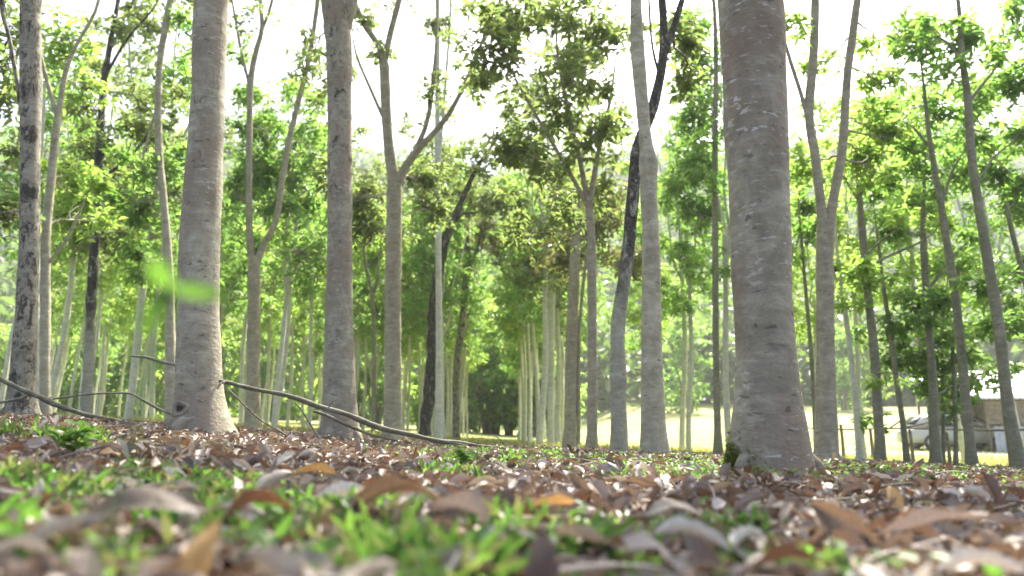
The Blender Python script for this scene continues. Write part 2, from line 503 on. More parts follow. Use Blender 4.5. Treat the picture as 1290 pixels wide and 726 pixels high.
def build_tree(label, D, trunk, forks=(), blobs=(), barkk='pale', leaf='green', top=9.0, flare=0.35, seed=1, dens=84.0,
               knobs=(), group=None, over=3, name='plantation_tree', leafL=0.135):
    rng = np.random.default_rng(seed * 13 + 5)
    tm, cm = MB(), MB()
    near = D < 9
    step = 0.05 if D < 6 else (0.09 if near or barkk in ('black', 'blacktop') else 0.16)
    # ground the base
    b0 = trunk[0]
    p0 = P(b0[0], b0[1], D)
    r0 = b0[2] * 0.5 * depth(p0) / F
    gz = float(H(p0[0], p0[1]))
    root = np.array([p0[0], p0[1], gz])
    pts, rad = [root - [0, 0, 0.12], root], [r0 * 1.04, r0 * 1.03]
    tp, tr = px_stem([q for q in trunk if True], D, 10.0)
    for p, r in zip(tp, tr):
        if p[2] > gz + 0.12:
            pts.append(p)
            rad.append(r)
    stems = []

    def lengthen(pts, rad, y_last):
        """continue a stem that leaves the picture up into its crown"""
        if y_last <= 25:
            d = unit(unit(np.asarray(pts[-1]) - np.asarray(pts[-2])) + [0, 0, 0.8])
            p, r = np.asarray(pts[-1]), rad[-1]
            rem = max(1.2, top - p[2])
            for i in range(4):
                p = p + d * rem / 4 + rng.normal(0, 0.05, 3)
                r = r * 0.72
                pts.append(p)
                rad.append(r)
            for i in range(over):
                c = p + np.array([rng.uniform(-1.3, 1.3), rng.uniform(-1.3, 1.3), rng.uniform(-0.9, 0.5)])
                over_blobs.append((c, (1.15, 1.15, 0.75), 0.16))
        return pts, rad
    over_blobs, tips = [], []
    if trunk[-1][1] > 25 and not forks or (forks and trunk[-1][2] < 8 and trunk[-1][1] > 25):
        e = pts[-1] + unit(pts[-1] - pts[-2]) * 0.9
        pts.append(e)
        rad.append(0.005)
        tips.append((e, (0.4, 0.4, 0.3), 0.8))
    pts, rad = lengthen(pts, rad, trunk[-1][1])
    sp_, sr_ = smooth_path(pts, rad, step)
    for (ky, kamp, kw) in knobs:          # swellings of the trunk
        kz = P(645, ky, D)[2]
        sr_ = sr_ * (1 + kamp * np.exp(-((sp_[:, 2] - kz) / kw) ** 2))
    tube(tm, sp_, sr_, 22 if D < 9 else 12, rough=(0.028 if D < 9 else 0.05) * (3.2 if barkk in ('black', 'blacktop') else 1.0), seed=seed, lobes=(flare, 0.13 + 0.10 * r0 / 0.15))
    stems.append((sp_, sr_))
    if D < 13.5:
        for q in range(rng.integers(4, 7)):
            az = q * 1.15 + rng.uniform(-0.4, 0.4)
            out = np.array([math.cos(az), math.sin(az)])
            Lr = r0 * rng.uniform(1.5, 2.6) * (0.8 if D < 4 else 1)
            rp = []
            for tt, hh in ((0.35, 0.9), (0.8, 0.42), (1.15, 0.12), (1.7, -0.15), (2.6, -0.5)):
                e = root[:2] + out * r0 * tt * (1 if tt < 1.2 else Lr / (2.6 * r0)) 
                rp.append([e[0], e[1], float(H(e[0], e[1])) + hh * r0])
            a_, b_ = smooth_path(rp, np.array([0.42, 0.36, 0.28, 0.2, 0.1]) * r0 * (0.62 if D < 4 else 1), 0.04)
            tube(tm, a_, b_, 10, 0.05, q)
    for fk in forks:
        fp, fr = px_stem(fk, D, 10.0)
        fp, fr = list(fp), list(fr)
        if fk[-1][1] > 25:
            e = fp[-1] + (fp[-1] - fp[-2]) * 0.5 + [0, 0, 0.08]
            fp.append(e)
            fr[-1] *= 0.75
            fr.append(0.004)
            tips.append((e, (0.26, 0.26, 0.2), 0.9))
        fp, fr = lengthen(fp, fr, fk[-1][1])
        fp, fr = smooth_path(fp, fr, max(step, 0.1))
        tube(tm, fp, fr, 12 if D < 12 else 8, rough=0.04, seed=seed + 3)
        stems.append((fp, fr))
    bl = []
    for b in blobs:
        x, y, rx, ry = b[:4]
        dd = float(np.clip(b[4] if len(b) > 4 else rng.uniform(-1.0, 1.0), -1.5, 1.5))
        df = b[5] if len(b) > 5 else 1.0
        c = P(x, y, D + dd)
        s = depth(c) / F
        bl.append((c, (rx * 1.1 * s, (rx + ry) * 0.5 * s, ry * 1.1 * s), df))
    t = empty(name, root)
    tag(t, label, 'tree', group)
    BVH[label] = (t, BVHTree.FromPolygons(tm.v[0].tolist(), tm.f[0].tolist())) if D < 6 else None
    tmh, cmh = tm, cm
    if bl or over_blobs or tips:
        grow_crown(tm, cm, stems, bl + tips + over_blobs, rng, dens=dens, leafL=leafL, leafW=leafL * LW)
    for m in (tm, cm):
        m.v = [v - root.astype(np.float32) for v in m.v]
    link('trunk', tm.mesh('trunk', BARK[barkk]), t)
    if cm.n:
        link('crown', cm.mesh('crown', LEAF[leaf], smooth=False), t)
    return t


BVH = {}
T = build_tree
T('broad brown-barked trunk with white lichen flecks and a moss-grown root', 3.3,
  [(970, 585, 104), (969, 545, 94), (967, 500, 78), (965, 445, 71), (961, 380, 72), (958, 300, 73), (952, 145, 78), (945, 0, 78)],
  barkk='brown', top=8.5, flare=0.12, seed=1, over=4)
T('thick pale grey trunk with a dark knot hole and a long stick against it', 5.0,
  [(253, 548, 60), (251, 507, 56), (250, 400, 50), (252, 300, 48), (258, 200, 44), (262, 124, 41), (266, 0, 41)],
  barkk='patch', top=9, flare=0.45, seed=2, over=4, knobs=((517, 0.03, 0.05),))
T('grey trunk splitting into two stems near the picture top with a black lichen patch', 8.0,
  [(428, 553, 46), (428, 507, 42), (427, 400, 34), (428, 300, 31), (428, 150, 30), (427, 60, 33), (425, 25, 34)],
  forks=[[(420, 40, 20), (413, 0, 18)], [(432, 40, 20), (441, 0, 20)]],
  blobs=[(392, 60, 14, 45, 1, 0.6), (400, 120, 12, 24, 1, 0.5), (412, 215, 25, 40, 3.0, 0.8)], barkk='blotch', leaf='olive', seed=3, flare=0.35)
T('tall smooth trunk forking at mid height into several bare spreading limbs', 12.0,
  [(495, 548, 25), (495, 500, 22), (495, 400, 21), (496, 300, 20), (497, 235, 20)],
  forks=[[(497, 250, 17), (495, 223, 15), (488, 165, 13), (484, 83, 13), (482, 74, 12)],
         [(484, 85, 9), (478, 60, 8), (463, 37, 8), (450, 12, 7), (443, -10, 6)],
         [(483, 82, 9), (492, 41, 8), (499, 15, 8), (504, -8, 7)],
         [(488, 160, 5), (468, 115, 4), (449, 70, 3), (444, 40, 2)],
         [(498, 235, 13), (513, 207, 11), (533, 182, 9), (562, 149, 7), (587, 103, 5), (612, 41, 4), (628, 5, 3)],
         [(520, 198, 8), (530, 175, 7), (540, 145, 6), (548, 80, 5), (550, 41, 4), (550, -5, 4)]],
  blobs=[(455, 245, 38, 34, 1.5), (525, 222, 40, 26, 1.5), (478, 290, 40, 26, 2.0), (540, 110, 22, 30, 0, 0.45), (545, 260, 30, 30, 2), (462, 20, 26, 16, 0, 0.5)],
  barkk='warm', leaf='olive', seed=4, over=2, top=10)
T('pale smooth trunk with a swollen ring halfway up, close to a black-crusted trunk', 6.0,
  [(824, 577, 34), (823, 545, 31), (821, 450, 26), (820, 300, 22), (817, 248, 21), (817, 207, 22), (812, 165, 15), (803, 60, 18), (801, 0, 14)],
  barkk='pale', seed=5, flare=0.4, knobs=((205, 0.16, 0.07),), over=3, top=8.5)
T('black-crusted trunk with a grey foot leaning behind a smooth pale one', 7.2,
  [(780, 577, 22), (780, 545, 20), (779, 470, 19), (778, 424, 18), (782, 382, 18), (788, 340, 17), (793, 300, 16), (797, 250, 15), (804, 186, 15), (822, 136, 14), (833, 90, 12), (836, 50, 10), (834, 0, 9)],
  forks=[[(833, 85, 8), (845, 45, 8), (857, 8, 8), (862, -15, 7)], [(832, 100, 4), (822, 60, 3), (818, 10, 3)]],
  blobs=[(850, 45, 32, 36, 1.5), (868, 95, 26, 40, 2.5)], barkk='blacktop', leaf='olive', seed=6, flare=0.25, over=2)
T('mid-brown trunk in the row left of the black-crusted trunk, forked under a dense crown', 10.5,
  [(746, 570, 15), (746, 545, 13), (746, 420, 12), (745, 300, 11), (742, 262, 10)],
  forks=[[(743, 268, 8), (737, 235, 7), (728, 190, 6), (716, 140, 5), (704, 80, 4), (700, 30, 3)],
         [(742, 265, 8), (748, 225, 7), (756, 180, 6), (768, 130, 4), (775, 80, 3)],
         [(741, 262, 6), (722, 225, 5), (690, 170, 5), (655, 110, 3), (630, 60, 3)]],
  blobs=[(690, 40, 66, 48, 0, 0.9), (745, 80, 48, 48, 0.6, 0.9), (640, 100, 44, 40, -0.4, 0.8), (705, 130, 56, 38, 0.3), (650, 180, 44, 34, 0.2, 0.9), (740, 175, 46, 36, -0.3),
         (690, 235, 56, 36, 0.4), (770, 235, 34, 44, 0.8, 0.9), (665, 285, 40, 26, 0.6), (725, 285, 36, 26, 1.0, 0.8), (600, 40, 44, 34, -0.5, 0.8), (620, 15, 50, 26, 0.4, 0.8), (780, 160, 30, 30, 1.0, 0.7), (655, 30, 50, 40, 0.8), (720, 95, 44, 36, -0.6), (610, 110, 36, 30, 0.6, 0.7), (745, 20, 50, 34, 0.2, 0.9), (670, 195, 50, 30, -0.6), (785, 45, 30, 30, 0.5, 0.6)],
  barkk='warm', leaf='olive', seed=7, dens=54.0, leafL=0.145)
T('straight grey trunk doubled by a thin pale stem, behind the mid-brown trunk', 15.0,
  [(717, 570, 17), (718, 545, 16), (720, 440, 15), (724, 330, 13), (726, 280, 10), (730, 230, 7)],
  forks=[[(729, 560, 5), (729, 450, 5), (731, 400, 4), (738, 330, 4), (748, 270, 3)]],
  blobs=[(745, 300, 40, 30, 1, 0.9), (700, 320, 36, 30, 1), (790, 330, 34, 30, 3), (760, 260, 40, 36, 2)], barkk='warm', leaf='rust', seed=8)
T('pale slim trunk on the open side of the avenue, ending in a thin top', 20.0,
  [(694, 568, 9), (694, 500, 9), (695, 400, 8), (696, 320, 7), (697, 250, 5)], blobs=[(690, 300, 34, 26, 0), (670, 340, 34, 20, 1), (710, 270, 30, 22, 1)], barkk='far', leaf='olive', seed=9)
T('black mossy trunk leaning beside a greenish straight stem', 18.0,
  [(535, 552, 16), (536, 530, 14), (541, 500, 15), (545, 440, 16), (548, 383, 15), (553, 340, 14), (558, 312, 13), (568, 285, 9), (595, 223, 6), (612, 195, 4), (624, 178, 3)],
  forks=[[(556, 320, 7), (549, 300, 6), (546, 270, 5), (552, 230, 4)], [(570, 282, 5), (582, 270, 4), (600, 268, 3)]],
  blobs=[(600, 200, 36, 30, 0), (575, 240, 30, 26, 1), (625, 250, 36, 30, 2), (560, 200, 26, 26, 1, 0.7)], barkk='black', leaf='olive', seed=10, flare=0.3)
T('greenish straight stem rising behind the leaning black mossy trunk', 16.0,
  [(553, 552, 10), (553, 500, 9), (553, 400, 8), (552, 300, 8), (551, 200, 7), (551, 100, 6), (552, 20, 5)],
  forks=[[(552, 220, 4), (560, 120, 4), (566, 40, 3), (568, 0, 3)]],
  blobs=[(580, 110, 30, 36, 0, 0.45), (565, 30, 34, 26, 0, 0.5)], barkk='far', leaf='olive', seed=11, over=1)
T('dark thin trunk standing right of the leaning black mossy trunk', 24.0,
  [(575, 555, 9), (575, 486, 9), (579, 430, 9), (585, 383, 9), (587, 320, 8), (589, 270, 6)],
  forks=[[(587, 345, 5), (598, 322, 4), (607, 295, 3), (620, 270, 2)]],
  blobs=[(615, 290, 30, 22, 0), (585, 265, 30, 24, 1), (640, 310, 32, 24, 3)], barkk='crusted', leaf='rust', seed=12)
T('thick grey trunk with black crust at the picture edge, a stick across its foot', 7.6,
  [(25, 528, 34), (26, 507, 31), (33, 400, 25), (37, 300, 22), (38, 200, 22), (39, 124, 24), (39, 0, 24)],
  forks=[[(36, 215, 5), (24, 120, 5), (12, 50, 5), (2, 0, 5)]],
  blobs=[(4, 125, 22, 30, 1.5, 0.7), (12, 40, 28, 40, 2, 0.7), (10, 270, 26, 34, 1.4), (15, 195, 24, 26, 1.2, 0.7), (8, 85, 24, 24, 0.6, 0.8)], barkk='crusted', leaf='olive', seed=13, over=3)
T('pale slim trunk with a sunlit edge just behind the crusted edge trunk', 9.5,
  [(58, 522, 14), (57, 480, 13), (57, 400, 12), (58, 300, 11), (63, 240, 10), (70, 170, 9), (74, 136, 8)],
  forks=[[(73, 150, 6), (60, 105, 5), (50, 60, 4), (48, 10, 4)], [(73, 148, 7), (83, 90, 6), (100, 50, 4), (120, 15, 4)], [(58, 335, 4), (82, 305, 4), (92, 285, 3), (108, 250, 2)]],
  blobs=[(98, 50, 34, 40, 0.5, 0.7), (110, 110, 28, 26, 1, 0.8), (72, 225, 36, 36, 2), (60, 20, 36, 22, 0.5, 0.6), (100, 275, 34, 30, 2.5)], barkk='pale', leaf='bright', seed=14, over=2)
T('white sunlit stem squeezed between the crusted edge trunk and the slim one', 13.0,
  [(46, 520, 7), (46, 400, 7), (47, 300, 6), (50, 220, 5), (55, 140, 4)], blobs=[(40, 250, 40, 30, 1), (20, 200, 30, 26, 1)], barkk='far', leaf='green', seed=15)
T('dark knobbly trunk with a reddish foot, a bent twig sprouting at its middle', 13.0,
  [(110, 520, 13), (111, 480, 13), (114, 400, 12), (120, 300, 11), (123, 250, 11), (126, 180, 10), (131, 103, 8), (140, 50, 6), (149, 0, 5)],
  forks=[[(125, 225, 5), (135, 220, 4), (160, 200, 4), (186, 170, 3), (195, 140, 2)], [(133, 95, 4), (160, 50, 3), (190, 15, 2)]],
  blobs=[(140, 160, 38, 34, 0, 0.55), (160, 235, 38, 30, 0.5, 0.8), (165, 40, 34, 26, 0, 0.35), (125, 290, 44, 30, 2), (175, 120, 26, 26, 1, 0.5), (195, 170, 26, 26, 0.5, 0.6), (110, 200, 34, 28, 0.6, 0.8), (105, 140, 28, 26, 0.6, 0.6), (180, 20, 34, 22, 0.4, 0.5), (130, 95, 26, 20, 0.8, 0.5)], barkk='blacktop', leaf='olive', seed=16, over=1, top=9.5)
T('wavy slim trunk half hidden behind the thick pale grey one', 11.0,
  [(215, 545, 15), (215, 500, 14), (214, 400, 12), (211, 320, 11), (207, 260, 9), (201, 200, 9), (199, 145, 9), (201, 83, 8), (209, 30, 8), (215, 0, 8)],
  forks=[[(206, 250, 4), (190, 215, 4), (170, 205, 3)], [(200, 130, 4), (190, 160, 3), (180, 200, 2)]],
  blobs=[(228, 95, 22, 40, 0.5, 0.6), (235, 25, 22, 20, 0, 0.8), (218, 205, 30, 44, 1.5, 0.8), (180, 265, 44, 30, 2), (190, 330, 40, 26, 4)], barkk='pale', leaf='green', seed=17, over=2)
T('smooth trunk splitting low into a V of two slender stems', 14.5,
  [(318, 555, 20), (319, 500, 18), (320, 430, 16), (320, 350, 16), (320, 325, 15)],
  forks=[[(319, 340, 11), (314, 290, 9), (314, 200, 8), (316, 103, 8), (324, 60, 7), (330, 37, 6), (328, 0, 5)],
         [(327, 45, 4), (338, 18, 4), (344, -5, 4)],
         [(315, 112, 4), (303, 60, 4), (293, 5, 3)],
         [(322, 338, 10), (333, 305, 8), (347, 281, 8), (355, 230, 8), (364, 178, 8), (377, 125, 7), (390, 70, 6), (400, 0, 6)]],
  blobs=[(300, 130, 26, 34, 0.5, 0.8), (340, 165, 34, 26, 1, 0.8), (368, 215, 36, 30, 1), (325, 215, 36, 34, 1), (395, 320, 36, 44, 2), (300, 250, 26, 30, 2), (395, 180, 22, 34, 1), (300, 60, 22, 22, 0.5, 0.6), (385, 250, 30, 24, 1), (345, 255, 30, 20, 0.5)],
  barkk='warm', leaf='green', seed=18, over=1, top=10)
T('thin straight grey trunk left of the broad brown-barked one', 14.0,
  [(905, 572, 12), (904, 540, 9), (902, 450, 8), (901, 300, 8), (901, 165, 7), (902, 80, 6), (900, 10, 5)],
  blobs=[(880, 60, 30, 40, 0.5, 0.9), (872, 135, 28, 40, 1), (888, 195, 28, 34, 1), (870, 20, 30, 24, 1, 0.8), (880, 270, 34, 30, 3), (855, 220, 26, 40, 3)], barkk='mossy', leaf='green', seed=19, over=1)
T('smooth trunk dividing into two long curved stems beside the broad brown one', 9.0,
  [(1042, 585, 30), (1041, 540, 26), (1040, 450, 23), (1039, 330, 21), (1040, 280, 20)],
  forks=[[(1038, 300, 14), (1032, 240, 11), (1026, 190, 11), (1020, 157, 11), (1020, 120, 12), (1024, 83, 11), (1027, 0, 10)],
         [(1042, 300, 14), (1049, 255, 12), (1055, 225, 11), (1062, 178, 11), (1067, 100, 10), (1074, 45, 10), (1081, -5, 9)],
         [(1019, 155, 6), (1008, 115, 5), (996, 78, 5), (985, 40, 4)]],
  blobs=[(1002, 38, 20, 30, 0, 0.9), (1040, 78, 30, 16, 2.5), (1108, 105, 34, 26, 1, 0.8), (1095, 160, 28, 30, 1, 0.9), (1008, 205, 22, 34, 2.5), (1100, 215, 34, 24, 2.5), (1085, 190, 24, 24, 2), (1115, 55, 30, 22, 1, 0.5), (1125, 175, 30, 22, 1, 0.7)],
  barkk='warm', leaf='bright', seed=20, over=2, top=9)
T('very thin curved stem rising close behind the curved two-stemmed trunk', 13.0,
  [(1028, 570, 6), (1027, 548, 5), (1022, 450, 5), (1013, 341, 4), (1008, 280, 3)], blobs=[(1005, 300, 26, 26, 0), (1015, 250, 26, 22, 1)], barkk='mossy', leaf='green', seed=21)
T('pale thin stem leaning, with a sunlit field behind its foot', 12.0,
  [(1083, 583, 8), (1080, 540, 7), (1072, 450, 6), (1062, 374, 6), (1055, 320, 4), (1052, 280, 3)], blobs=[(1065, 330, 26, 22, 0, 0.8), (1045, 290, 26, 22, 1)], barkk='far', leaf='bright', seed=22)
T('dark straight trunk with bare side branches and bright leaves round its middle', 11.5,
  [(1110, 583, 13), (1106, 520, 12), (1102, 450, 11), (1097, 403, 10), (1090, 340, 9), (1087, 300, 9), (1082, 240, 6)],
  forks=[[(1090, 340, 3), (1115, 325, 3), (1160, 305, 3), (1175, 295, 2)], [(1088, 325, 3), (1108, 305, 3), (1128, 290, 2)], [(1083, 255, 4), (1070, 235, 3), (1062, 220, 2)], [(1083, 250, 4), (1092, 230, 3), (1100, 222, 2)]],
  blobs=[(1082, 345, 34, 22, -0.3, 0.9), (1075, 385, 26, 14, 0, 0.7), (1108, 355, 30, 18, 0, 0.8), (1110, 475, 20, 12, -0.2, 0.8)], barkk='mossy', leaf='bright', seed=23)
T('slim dark stem bent slightly, growing between two thicker dark trunks by the field', 12.5,
  [(1143, 587, 8), (1137, 530, 7), (1130, 486, 6), (1122, 420, 6), (1114, 370, 5), (1108, 320, 4)],
  forks=[[(1135, 530, 2), (1120, 540, 2), (1105, 538, 1)], [(1137, 540, 2), (1160, 535, 2), (1180, 530, 1)]],
  blobs=[(1120, 400, 34, 20, 0, 0.9), (1150, 440, 36, 22, 0.5), (1165, 480, 30, 18, 1.0, 0.7), (1090, 420, 22, 14, 0.6, 0.6)], barkk='mossy', leaf='green', seed=24)
T('upright dark trunk with a thickened foot near the silver car', 12.0,
  [(1179, 588, 15), (1177, 540, 12), (1175, 480, 10), (1168, 383, 9), (1163, 300, 8), (1164, 250, 5)],
  forks=[[(1169, 365, 4), (1185, 345, 4), (1205, 318, 3), (1220, 305, 2)]],
  blobs=[(1180, 395, 42, 24, -0.4), (1150, 370, 36, 22, 0.4), (1205, 430, 36, 24, 0.4), (1180, 455, 34, 18, 0.5, 0.8), (1165, 260, 36, 26, 1.5, 0.8), (1130, 285, 34, 22, 1.5, 0.7), (1170, 492, 30, 16, 0.5, 0.7), (1212, 500, 26, 16, 0.8, 0.8), (1145, 455, 36, 20, 0.8), (1240, 470, 34, 22, 1.2, 0.8)], barkk='mossy', leaf='green', seed=25)
T('long slender trunk leaning left, crossing in front of the silver car', 10.5,
  [(1226, 592, 14), (1222, 560, 12), (1216, 500, 11), (1211, 445, 11), (1203, 370, 10), (1192, 300, 9), (1184, 250, 8), (1172, 182, 6), (1165, 120, 4)],
  forks=[[(1186, 258, 4), (1200, 215, 3), (1215, 190, 2)], [(1174, 190, 4), (1150, 160, 3), (1130, 150, 2)]],
  blobs=[(1165, 195, 42, 26, 0.5, 0.9), (1205, 225, 36, 26, 1, 0.8), (1140, 225, 34, 22, 1, 0.8), (1120, 140, 36, 26, 1.4, 0.6), (1160, 130, 30, 22, 0.6, 0.7), (1220, 180, 30, 24, 0.6, 0.7), (1190, 330, 30, 20, 2, 0.5)], barkk='mossy', leaf='green', seed=26)
T('tall dark trunk leaning left with leaves halfway, its foot by the shed', 9.5,
  [(1286, 593, 16), (1280, 560, 14), (1271, 520, 14), (1257, 403, 13), (1248, 350, 12), (1240, 300, 12), (1225, 207, 10), (1219, 124, 9), (1211, 62, 7), (1208, 10, 5)],
  forks=[[(1220, 130, 5), (1235, 110, 4), (1255, 85, 3)], [(1213, 80, 4), (1195, 55, 3), (1180, 45, 2)], [(1229, 240, 4), (1250, 200, 3), (1275, 180, 2)]],
  blobs=[(1180, 45, 46, 26, 0.5, 0.55), (1235, 40, 44, 32, 0, 0.7), (1265, 115, 34, 40, 0.6, 0.9), (1195, 90, 30, 22, 0, 0.5), (1150, 30, 40, 18, 1, 0.5), (1262, 400, 36, 34, 0.5, 0.9), (1250, 350, 32, 22, 0.4), (1275, 220, 30, 40, 1), (1285, 40, 34, 40, 1, 0.7), (1290, 160, 30, 34, 1.2), (1160, 85, 34, 24, 1, 0.6), (1225, 110, 34, 26, 1, 0.7), (1140, 45, 34, 24, 1.4, 0.6), (1205, 150, 36, 26, 1.4, 0.8)],
  barkk='mossy', leaf='green', seed=27, over=2)
T('thin dark stem at the picture edge leaning above the shed roof', 12.5,
  [(1345, 600, 8), (1320, 470, 8), (1302, 400, 7), (1290, 350, 6), (1277, 300, 6), (1265, 250, 5), (1248, 198, 4)],
  blobs=[(1250, 190, 34, 26, 0, 0.9), (1285, 250, 36, 34, 0.6), (1290, 400, 34, 40, 1), (1285, 330, 30, 26, 1)], barkk='mossy', leaf='green', seed=28)
T('spindly dark sapling, nearer to the trunk with the thickened foot', 12.8,
  [(1189, 588, 5), (1188, 540, 5), (1188, 480, 4), (1186, 430, 4), (1190, 390, 3)], blobs=[(1195, 470, 26, 16, 0.6, 0.6), (1188, 410, 30, 20, 0.5, 0.8)], barkk='mossy', leaf='bright', seed=29, name='sapling')
T('spindly dark sapling, nearer to the slender trunk that crosses the car', 12.4,
  [(1204, 588, 6), (1204, 540, 5), (1202, 480, 5), (1200, 430, 4), (1204, 390, 3)], blobs=[(1215, 480, 24, 16, 0.6, 0.6), (1210, 420, 30, 20, 0.5, 0.8)], barkk='mossy', leaf='green', seed=30, name='sapling')
T('forked thin sapling in the gap right of the two-stemmed grey trunk', 18.0,
  [(470, 552, 6), (471, 480, 5), (471, 420, 5), (468, 370, 4), (460, 330, 4), (456, 290, 3)], forks=[[(469, 380, 3), (476, 345, 3), (480, 300, 2)]],
  blobs=[(455, 285, 30, 24, 0), (485, 300, 26, 20, 1), (470, 330, 30, 18, 1)], barkk='mossy', leaf='bright', seed=31, name='sapling')

# moss cushion on the root of the broad brown trunk, a part of that tree
big, bvh = BVH['broad brown-barked trunk with white lichen flecks and a moss-grown root']
mm = MB()
rb = np.array(big.location)
rr = np.random.default_rng(3)
pl, nl = [], []
for k in range(5200):
    az = R_ = math.radians(rr.normal(188, 20))
    hh = abs(rr.normal(0, 0.06))
    if math.sin(az * 7 + hh * 30) + rr.normal(0, 0.8) < 0.1 or hh > 0.26:
        continue
    o = Vector((rb[0] + math.cos(az) * 1.0, rb[1] + math.sin(az) * 1.0, rb[2] + hh - 0.01))
    hit, nrm, _, _ = bvh.ray_cast(o, Vector((-math.cos(az), -math.sin(az), 0)))
    if hit:
        pl.append(hit)
        nl.append(nrm)
pl, nl = np.array(pl), np.array(nl)
n = len(pl)
dd = nl + rr.normal(0, 0.55, (n, 3)) + [0, 0, 0.35]
leaves(mm, pl - rb, dd, rr.normal(0, 1, (n, 3)), rr.uniform(0.006, 0.018, n), rr.uniform(0.004, 0.009, n))
moss = leafmat('moss', [(0.06, 0.085, 0.015), (0.09, 0.12, 0.02), (0.12, 0.14, 0.03)], [(0.2, 0.28, 0.03), (0.25, 0.3, 0.05)], 0.3)
mo = link('moss_cushion', mm.mesh('moss_cushion', moss, False), big)

# knot hole of the thick pale trunk: a dark dimple with a raised rim, a part of that tree
pale, bvh = BVH['thick pale grey trunk with a dark knot hole and a long stick against it']
km = MB()
kc = P(239, 516, 5.0)
a = np.linspace(0, 2 * np.pi, 19)[:-1]
rows = []
for r_, off in ((0.062, -0.004), (0.052, 0.010), (0.042, 0.012), (0.034, 0.004), (0.02, 0.003), (0.003, 0.003)):
    ring = []
    for q in a:
        w_ = r_ * (1 + 0.12 * math.sin(3 * q + 1) + 0.08 * math.sin(5 * q))
        hit, nrm, _, _ = bvh.ray_cast(Vector((kc[0] + math.cos(q) * w_, 3.5, kc[2] + math.sin(q) * w_ * 0.9)), Vector((0, 1, 0)))
        ring.append(np.array(hit) + np.array(nrm) * off * (1 if nrm[1] < 0 else -1))
    rows.append(ring)
V = np.array(rows).reshape(-1, 3) - np.array(pale.location)
idx = np.arange(6 * 18).reshape(6, 18)
km.add(V[:72 + 18], np.stack([idx[:4], np.roll(idx[:4], -1, 1), np.roll(idx[1:5], -1, 1), idx[1:5]], -1).reshape(-1, 4))
ko = link('knot_rim', km.mesh('knot_rim', BARK['patch']), pale)
kh = MB()
kh.add(V[54:], np.stack([idx[:2], np.roll(idx[:2], -1, 1), np.roll(idx[1:3], -1, 1), idx[1:3]], -1).reshape(-1, 4))
kh = link('knot_hole', kh.mesh('knot_hole', plain('knot_dark', (0.03, 0.024, 0.019), 0.95, 0.4, 30)), ko)  # near-black disc set shallow inside the rim

# ------------------------------------------------------------------ the rows behind: copies of six trees
def make_variant(i):
    rng = np.random.default_rng(100 + i)
    tm, cm = MB(), MB()
    hgt = [9.6, 10.6, 8.8, 10.2, 9.2, 11.2][i]
    r0 = [0.068, 0.085, 0.06, 0.08, 0.064, 0.09][i]
    fork_h = rng.uniform(3.6, 5.0)
    lean = rng.normal(0, 0.025, 2)
    zs = np.linspace(-0.15, fork_h, 9)
    pts = np.stack([lean[0] * zs + 0.04 * np.sin(zs * 1.3 + i), lean[1] * zs + 0.04 * np.cos(zs * 1.1 + i), zs], 1)
    pts = np.vstack([pts, pts[-1] + [0.01, 0, 0.28], pts[-1] + [0.02, 0, 0.5]])
    sp_, sr_ = smooth_path(pts, np.append(np.linspace(r0, r0 * 0.66, 9), [r0 * 0.45, r0 * 0.12]), 0.25)
    tube(tm, sp_, sr_, 9, 0.05, i, lobes=(0.3, 0.15))
    stems = [(sp_, sr_)]
    for k in range(2 + i % 2):
        az = rng.uniform(0, 2 * np.pi)
        out = rng.uniform(0.15, 0.32) if k else 0.06
        L = hgt - fork_h - rng.uniform(0.2, 1.2)
        e = pts[8] + np.array([math.cos(az) * out * L, math.sin(az) * out * L, L])
        q = bezier(pts[8] - [0, 0, 0.12 + 0.2 * k], np.array([math.cos(az) * out * 0.5, math.sin(az) * out * 0.5, 0.35]) * L * 0.5, e, 7)
        q[1:] += rng.normal(0, 0.05, (6, 3))
        a, b = smooth_path(q, np.linspace(r0 * 0.56, 0.012, 7), 0.25)
        tube(tm, a, b, 7)
        stems.append((a, b))
    blobs = []
    for k in range(15):
        t = k / 14
        z = 4.1 + (hgt - 4.3) * t
        w = 1.15 * (0.75 + 0.5 * math.sin(math.pi * min(1, t * 1.05)))
        az = k * 2.4 + rng.uniform(-0.5, 0.5)
        o = w * rng.uniform(0.35, 0.85)
        c = np.array([lean[0] * z + math.cos(az) * o, lean[1] * z + math.sin(az) * o, z])
        blobs.append((c, (0.72, 0.72, 0.5), 1.0))
    grow_crown(tm, cm, stems, blobs, rng, leafL=0.17, leafW=0.075, k=7, dens=27, twig=False)
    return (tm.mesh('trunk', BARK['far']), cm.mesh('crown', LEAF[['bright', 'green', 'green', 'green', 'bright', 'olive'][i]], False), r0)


VAR = [make_variant(i) for i in range(6)]
ZONES = {
    'avenue_left': ('far slender pale tree lining the left side of the open avenue', 'far trees along the left side of the avenue'),
    'avenue_right': ('far slender pale tree lining the right side of the open avenue', 'far trees along the right side of the avenue'),
    'left': ('thin pale background tree in the plantation rows left of the avenue', 'background trees left of the avenue'),
    'right': ('thin pale background tree standing before the sunlit field right of the avenue', 'background trees before the sunlit field'),
}
rowrng = random.Random(21)
PROTO = {}


def place_tree(i, x, y, zone, rz, s):
    lab, grp = ZONES[zone]
    z = float(H(x, y))
    if i not in PROTO:
        t = empty('row_tree', (x, y, z))
        link('trunk', VAR[i][0], t)
        link('crown', VAR[i][1], t)
        PROTO[i] = t
    else:
        t = PROTO[i].copy()
        COL.objects.link(t)
        t.location = (x, y, z)
        for ch in PROTO[i].children:
            c = ch.copy()
            COL.objects.link(c)
            c.parent = t
    tag(t, lab, 'tree', grp)
    t.rotation_euler = (0, 0, rz)
    t.scale = (s, s, s)
    return t


